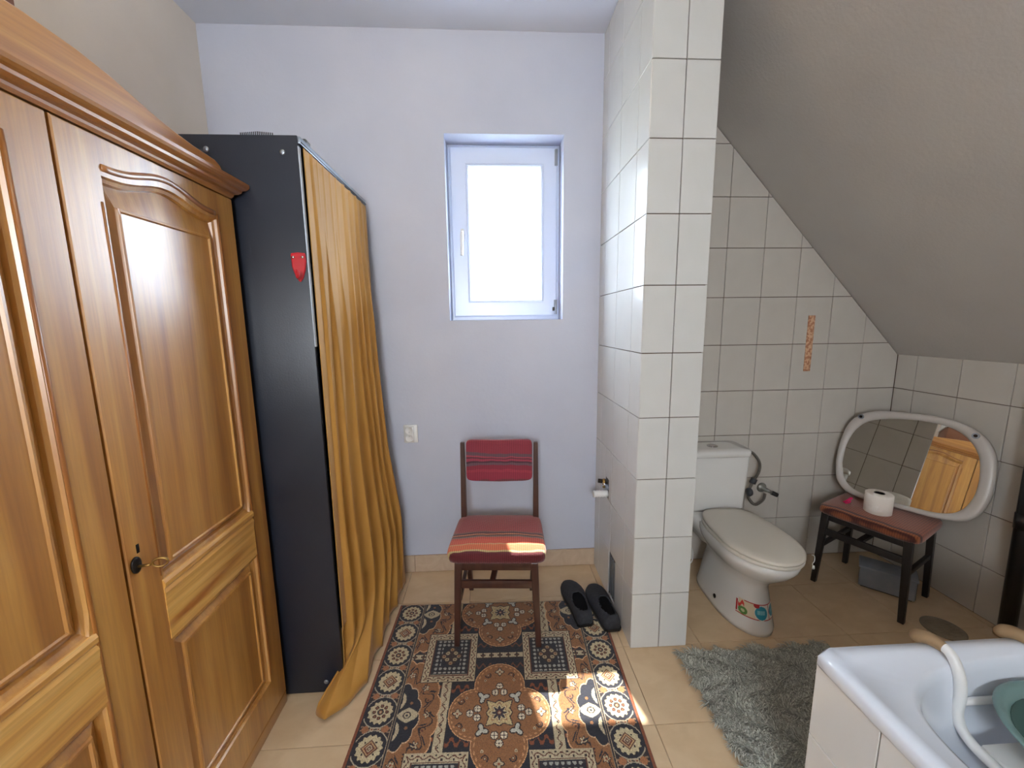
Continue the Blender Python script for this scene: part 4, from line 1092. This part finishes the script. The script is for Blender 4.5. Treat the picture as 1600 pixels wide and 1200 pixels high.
# ------------------------------------------------------------------ mirror leaning across the corner
az, el = math.radians(205.8), math.radians(16.0)
n_ = Vector((math.cos(el)*math.cos(az), math.cos(el)*math.sin(az), math.sin(el))); dpl = -2.329
e1 = Vector((.4352311, -.9003188, 0)); e2 = Vector((.24816149, .11996595, .9612617)); C0 = Vector((2.04669104, 1.75994428, .64795973))
mi = empty('mirror', tuple(C0 - e2*.21), 'oval-cornered mirror in a pale plastic frame leaning over the stool', 'mirror')
def outline(pts, n=96):
    P = smooth_path([(a, b, 0) for a, b in pts] + [(pts[0][0], pts[0][1], 0)], 10)[:-1]
    return P
outer = [(-.302, -.06), (-.304, .05), (-.280, .175), (-.200, .243), (-.06, .262), (.075, .260), (.175, .225), (.238, .150), (.262, .040), (.258, -.085), (.220, -.172), (.135, -.204), (-.02, -.214), (-.19, -.216), (-.272, -.165)]
inner = [(-.272, -.06), (-.272, .045), (-.245, .140), (-.185, .198), (-.06, .228), (.06, .228), (.140, .197), (.195, .125), (.216, .030), (.214, -.07), (.184, -.145), (.12, -.180), (-.02, -.190), (-.17, -.190), (-.243, -.145)]
po, pi_ = outline(outer), outline(inner)
def mp3(p, h): return C0 + e1*p[0] + e2*p[1] + n_*h
def mixp(k): return [(a[0]+(b[0]-a[0])*k, a[1]+(b[1]-a[1])*k) for a, b in zip(po, pi_)]
prof = [(0, -.022), (0, -.002), (.06, .006), (.22, .011), (.5, .012), (.8, .009), (.96, .004), (1.0, -.001), (1.0, -.006)]
rings = [[mp3(p, h) for p in mixp(k)] for k, h in prof] 
V, F = loft(rings, cap0=True, cap1=False); obj('frame', V, F, mat('mirror_frame_plastic', (190, 184, 178), .3), mi, True)
mm = bpy.data.materials.new('mirror_silver'); mm.use_nodes = True; b = mm.node_tree.nodes['Principled BSDF']; b.inputs['Metallic'].default_value = 1; b.inputs['Roughness'].default_value = .012; b.inputs['Base Color'].default_value = (.86, .87, .84, 1)
gl_ = [mp3(p, -.0005) for p in mixp(1.01)]; gb = [mp3(p, -.004) for p in mixp(1.01)]
V, F = loft([gb, gl_]); obj('glass', V, F, mm, mi)
for (a, b_) in ((-.237, .205), (.178, .200)):
    c = C0+e1*a+e2*b_
    def disc(r, h0, h1, m, nm):
        R0 = [c+e1*r*math.cos(2*PI*k/20)+e2*r*math.sin(2*PI*k/20)+n_*h0 for k in range(20)]; R1_ = [c+e1*r*.9*math.cos(2*PI*k/20)+e2*r*.9*math.sin(2*PI*k/20)+n_*h1 for k in range(20)]
        return obj(nm, *loft([R0, R1_]), m, mi)
    disc(.014, .009, .0145, STEEL, 'mounting_screw'); disc(.007, .0145, .0165, DKMETAL, 'mounting_screw')

# paper roll, pink clip, storage box
ZS = .4315
tp = empty('toilet_roll', (1.878, 1.742, ZS), 'white toilet paper roll standing on the rust stool', 'paper roll')
lathe('paper', [(.0215, .098), (.050, .098), (.0535, .095), (.054, .05), (.0535, .003), (.050, 0), (.0215, 0), (.0212, .05), (.0215, .098)], (1.878, 1.742, ZS-.001), PAPER, tp, 36)
lathe('core', [(.0205, .0), (.0210, .0005), (.0210, .096), (.0195, .096), (.0195, 0)], (1.878, 1.742, ZS-.001), CARD, tp, 28)
pk = empty('claw_clip', (1.815, 1.842, ZS), 'small pink plastic clip on the stool left of the paper roll', 'clip')
V, F = tube_vf(smooth_path([(1.802, 1.850, ZS+.004), (1.812, 1.842, ZS+.012), (1.822, 1.836, ZS+.026), (1.832, 1.834, ZS+.030)]), [.004]*5+[.005]*7+[.006]*7, 8); obj('jaw', V, F, PINK, pk, True)
V, F = tube_vf(smooth_path([(1.800, 1.838, ZS+.004), (1.815, 1.834, ZS+.006), (1.830, 1.840, ZS+.012)]), .0045, 8); obj('jaw', V, F, PINK, pk, True)
sb_ = empty('storage_crate', (1.99, 1.755, 0), 'grey translucent plastic box packed full under the stool', 'box', rz=math.atan2(1.634-1.788, 2.052-1.893))
bm = bmesh.new(); bbox(bm, -.105, .105, -.055, .055, .006, .110, .006); from_bm('body', bm, BOXP, sb_, world=False)
box('rim', -.110, .110, -.060, .060, .106, .118, BOXP, sb_, .004, world=False)
box('contents', .1052, .1066, -.048, .048, .014, .100, BOXI, sb_, world=False)
box('foot', -.095, .095, -.045, .045, 0, .007, BLACKM, sb_, world=False)

# ------------------------------------------------------------------ drain pipe and shadow disc
dp = empty('drain_pipe', (2.195, 1.43, 0), 'black vertical pipe by the tiled knee wall behind the bathtub', 'pipe')
V, F = tube_vf([(2.203, 1.428, .012), (2.200, 1.434, .5), (2.197, 1.44, 1.195)], .027, 20); obj('pipe', V, F, BLACKM, dp, True)
V, F = tube_vf([(2.200, 1.433, .495), (2.200, 1.434, .560)], .0305, 20); obj('collar', V, F, BLACKM, dp, True)
lathe('foot_ring', [(.028, 0), (.036, 0), (.036, .010), (.028, .013)], (2.203, 1.428, 0), RUBBER, dp)
gd = empty('floor_shadow', (2.03, 1.50, 0), 'round brown disc standing in for a soft floor shadow between stool and bathtub', 'shadow disc')
lathe('cover', [(.075, .0005), (.075, .004), (.068, .006), (.0001, .006)], (1.985, 1.485, 0), FLOOR_SHADE, gd, 32)  # flat ribbed disc painted in place of a soft shadow
bm = bmesh.new()
for i in range(-3, 4): bbox(bm, 1.985-math.sqrt(.058**2-(i*.016)**2), 1.985+math.sqrt(.058**2-(i*.016)**2), 1.485+i*.016-.003, 1.485+i*.016+.003, .0058, .0078)
from_bm('ribs', bm, FLOOR_SHADE, gd)
bc = empty('bead', (-.50, 1.345, 0), 'tiny black bead on the floor between curtain and rug', 'bead')
_p = (-.5125, 1.392)
lathe('ball', [(.0001, 0), (.004, .0015), (.0048, .0045), (.004, .0075), (.0001, .009)], (-.541+.03, 1.395, 0), BLACKM, bc, 12)
lathe('ring', [(.0049, .004), (.0052, .0045), (.0049, .005)], (-.541+.03, 1.395, 0), DKMETAL, bc, 12)

# ------------------------------------------------------------------ bath mat (shaggy)
MX0, MX1, MY0, MY1 = .748, 1.40, .868, 1.425
mb = tag(box('bath_mat', MX0+.01, MX1-.01, MY0+.005, MY1-.01, .0005, .010, mat('mat_backing', (138, 140, 132), .95), None, .003), 'shaggy grey green bath mat on the floor in front of the toilet', 'mat')
nb = 30000
px_ = RNG.uniform(MX0, MX1, nb); py_ = RNG.uniform(MY0, MY1, nb); ang = RNG.normal(0, .45, nb)+2.4+2.2*np.sin(px_*31+3*np.sin(py_*23))+1.5*np.sin(py_*37+px_*11); ln = RNG.uniform(.020, .045, nb); hh = RNG.uniform(.004, .018, nb)
w = .0017
dx, dy = np.cos(ang), np.sin(ang)
z0 = .008
P0 = np.c_[px_-dy*w, py_+dx*w, np.full(nb, z0)]; P1 = np.c_[px_+dy*w, py_-dx*w, np.full(nb, z0)]
P2 = np.c_[px_+dx*ln*.55+dy*w*.8, py_+dy*ln*.55-dx*w*.8, z0+hh]; P3 = np.c_[px_+dx*ln*.55-dy*w*.8, py_+dy*ln*.55+dx*w*.8, z0+hh]
P4 = np.c_[px_+dx*ln, py_+dy*ln, z0+hh*.45]
co = np.stack([P0, P1, P2, P3, P4], 1).reshape(-1, 3); base = np.arange(nb)*5
me = bpy.data.meshes.new('pile')
fq = np.c_[base, base+1, base+2, base+3]; ft = np.c_[base+3, base+2, base+4]
me.from_pydata(co.tolist(), [], fq.tolist()+ft.tolist())
cols = np.repeat(np.array([lin((186, 188, 176))]), nb, 0)*RNG.uniform(.45, 1.15, nb)[:, None]
at = me.color_attributes.new('Col', 'FLOAT_COLOR', 'CORNER')
at.data.foreach_set('color', np.r_[np.c_[np.repeat(cols, 4, 0), np.ones(nb*4)], np.c_[np.repeat(cols, 3, 0), np.ones(nb*3)]].ravel().astype(np.float32))
pile = link('pile', me, mat_attr('mat_pile', .85, sheen=.2), mb); pile['kind'] = 'stuff'

# ------------------------------------------------------------------ bathtub
BX0, BX1, BY0, BY1, BZ = .792, 2.228, .12, .850, .555
tb_ = empty('bathtub', (1.51, .48, 0), 'white enamel bathtub with a tiled apron at the lower right', 'bathtub')
def sring(x0, x1, y0, y1, z, e, n=128):
    """superellipse ring; e=1 ellipse, e->0 rectangle"""
    R_ = []; cx, cy_2 = (x0+x1)/2, (y0+y1)/2
    for k in range(n):
        t = 2*PI*(k+.5)/n; c, s_ = math.cos(t), math.sin(t)
        # even spread for square-ish rings
        if e < .5:
            q = max(abs(c)**(1/.35), abs(s_)**(1/.35)); 
        x = (abs(c)**e)*(1 if c >= 0 else -1); y = (abs(s_)**e)*(1 if s_ >= 0 else -1)
        R_.append((cx+x*(x1-x0)/2, cy_2+y*(y1-y0)/2, z))
    return R_
def rr2(x0, x1, y0, y1, z, r, n=128):
    """rounded rectangle sampled by angle from the centre so it pairs with sring"""
    cx, cyy = (x0+x1)/2, (y0+y1)/2; hx, hy = (x1-x0)/2, (y1-y0)/2; R_ = []
    for k in range(n):
        t = 2*PI*(k+.5)/n; c, s_ = math.cos(t), math.sin(t)
        # direction scaled so corner of the box falls at 45 degrees
        dx_, dy_ = c*hx, s_*hy; m_ = 1/max(abs(c), abs(s_)); x, y = dx_*m_, dy_*m_
        ax, ay = hx-r, hy-r
        if abs(x) > ax and abs(y) > ay:
            vx, vy = abs(x)-ax, abs(y)-ay; l_ = math.hypot(vx, vy)
            x = math.copysign(ax+vx/l_*r, x); y = math.copysign(ay+vy/l_*r, y)
        R_.append((cx+x, cyy+y, z))
    return R_
def basin(k, z, grow=0):
    # opening: long oval, squarer towards the wall
    x0, x1, y0, y1 = .862+k[0], 2.16-k[1], .175+k[2], .806-k[3]; n = 128; R_ = []; cx, cyy = (x0+x1)/2, (y0+y1)/2
    for q in range(n):
        t = 2*PI*(q+.5)/n; c, s_ = math.cos(t), math.sin(t); e = k[4]
        # superellipse in polar form
        f = (abs(c)**(2/e)+abs(s_)**(2/e))**(-e/2)
        R_.append((cx+c*f*(x1-x0)/2, cyy+s_*f*(y1-y0)/2, z))
    return R_
rings = [rr2(BX0+.004, BX1, BY0, BY1-.004, BZ-.038, .02), rr2(BX0, BX1, BY0, BY1, BZ-.030, .022), rr2(BX0, BX1, BY0, BY1, BZ-.010, .024), rr2(BX0+.006, BX1-.004, BY0+.006, BY1-.006, BZ, .026), rr2(BX0+.034, BX1-.02, BY0+.03, BY1-.030, BZ, .05), rr2(BX0+.040, BX1-.025, BY0+.036, BY1-.036, BZ-.005, .055),
         basin((0, 0, 0, 0, .5), BZ-.009), basin((.010, .01, .005, .005, .5), BZ-.014), basin((.020, .02, .011, .011, .5), BZ-.035), basin((.032, .04, .018, .018, .52), BZ-.10), basin((.06, .07, .034, .034, .56), BZ-.24), basin((.10, .11, .075, .075, .62), BZ-.35), basin((.19, .2, .15, .15, .75), BZ-.385), basin((.4, .4, .26, .26, 1), BZ-.39)]
V, F = loft(rings, cap0=False); tubo = obj('tub', V, F, ENAMEL, tb_, True)
# apron
bm = bmesh.new(); bbox(bm, BX0+.014, BX0+.034, BY0+.006, BY1-.014, 0, BZ-.040); bbox(bm, BX0+.035, BX1, BY1-.034, BY1-.014, 0, BZ-.040)
ap = from_bm('apron', bm, GROUT, tb_)
zj = [0, .065, .315, .515]
yj = [BY1-.008, .674, .474, .274, BY0]
for z0, z1 in zip(zj[:-1], zj[1:]):
    for b_, a in zip(yj[:-1], yj[1:]): put_tile(ap, (BX0+.014, 0, 0), (0, -1, 0), (0, 0, 1), (-b_, -a, z0, z1), TILE_T)
xj = [BX0+.008+.2*i for i in range(8)]
for z0, z1 in zip(zj[:-1], zj[1:]):
    for a, b_ in zip(xj[:-1], xj[1:]): put_tile(ap, (0, BY1-.014, 0), (-1, 0, 0), (0, 0, 1), (-b_, -a, z0, z1), TILE_T)

# bath seat: two white tubes hooked over the rim, cross bar and seat slab
bs = empty('bath_bench', (1.2, .5, BZ), 'white tubular bath bench hanging over the rim of the bathtub', 'bath bench')
for x in (1.085, 1.318):
    pth = smooth_path([(x-.012, .857, BZ+.004), (x-.009, .850, BZ+.014), (x, .820, BZ+.021), (x+.006, .792, BZ+.012), (x+.008, .772, BZ-.025), (x+.008, .764, BZ-.07), (x+.006, .762, BZ-.12), (x+.010, .740, BZ-.158), (x+.012, .68, BZ-.172), (x+.012, .5, BZ-.175), (x+.012, .34, BZ-.172), (x+.008, .25, BZ-.13), (x, .205, BZ-.03), (x-.004, .16, BZ+.018), (x-.004, .115, BZ+.018), (x-.004, .105, BZ-.008)], 6)
    V, F = tube_vf(pth, .0115, 12); obj('tube', V, F, WHITEP, bs, True)
    p2 = smooth_path([(x-.012, .858, BZ+.001), (x-.010, .851, BZ+.014), (x-.003, .832, BZ+.021), (x+.003, .806, BZ+.019)], 6)
    rr_ = [.011+.005*math.sin(PI*min(i/(len(p2)-1)*.8+.1, 1)) for i in range(len(p2))]
    V, F = tube_vf(p2, rr_, 12); g_ = obj('grip', V, F, RUBBER, bs, True)
    g_['label'] = 'tan rubber sleeve'
V, F = tube_vf([(1.095, .770, BZ-.095), (1.325, .770, BZ-.095)], .008, 10); obj('cross_bar', V, F, WHITEP, bs, True)
box('seat', 1.108, 1.318, .36, .725, BZ-.172, BZ-.158, WHITEP, bs, .006)

# teal wash bowl standing on the bath seat
wb = empty('wash_bowl', (1.25, .60, BZ-.157), 'teal round wash bowl standing on the white seat in the bathtub', 'bowl')
lathe('bowl', [(.00005, 0), (.110, 0), (.120, .004), (.165, .085), (.172, .096), (.184, .100), (.187, .104), (.181, .107), (.168, .102), (.158, .085), (.112, .010), (.00005, .008)], (1.25, .590, BZ-.1565), TEAL, wb, 48)
lathe('liner', [(.00005, .0086), (.1125, .0106), (.1585, .0860), (.1575, .0864), (.1110, .0116), (.00005, .0094)], (1.25, .590, BZ-.1562), TEAL2, wb, 40)
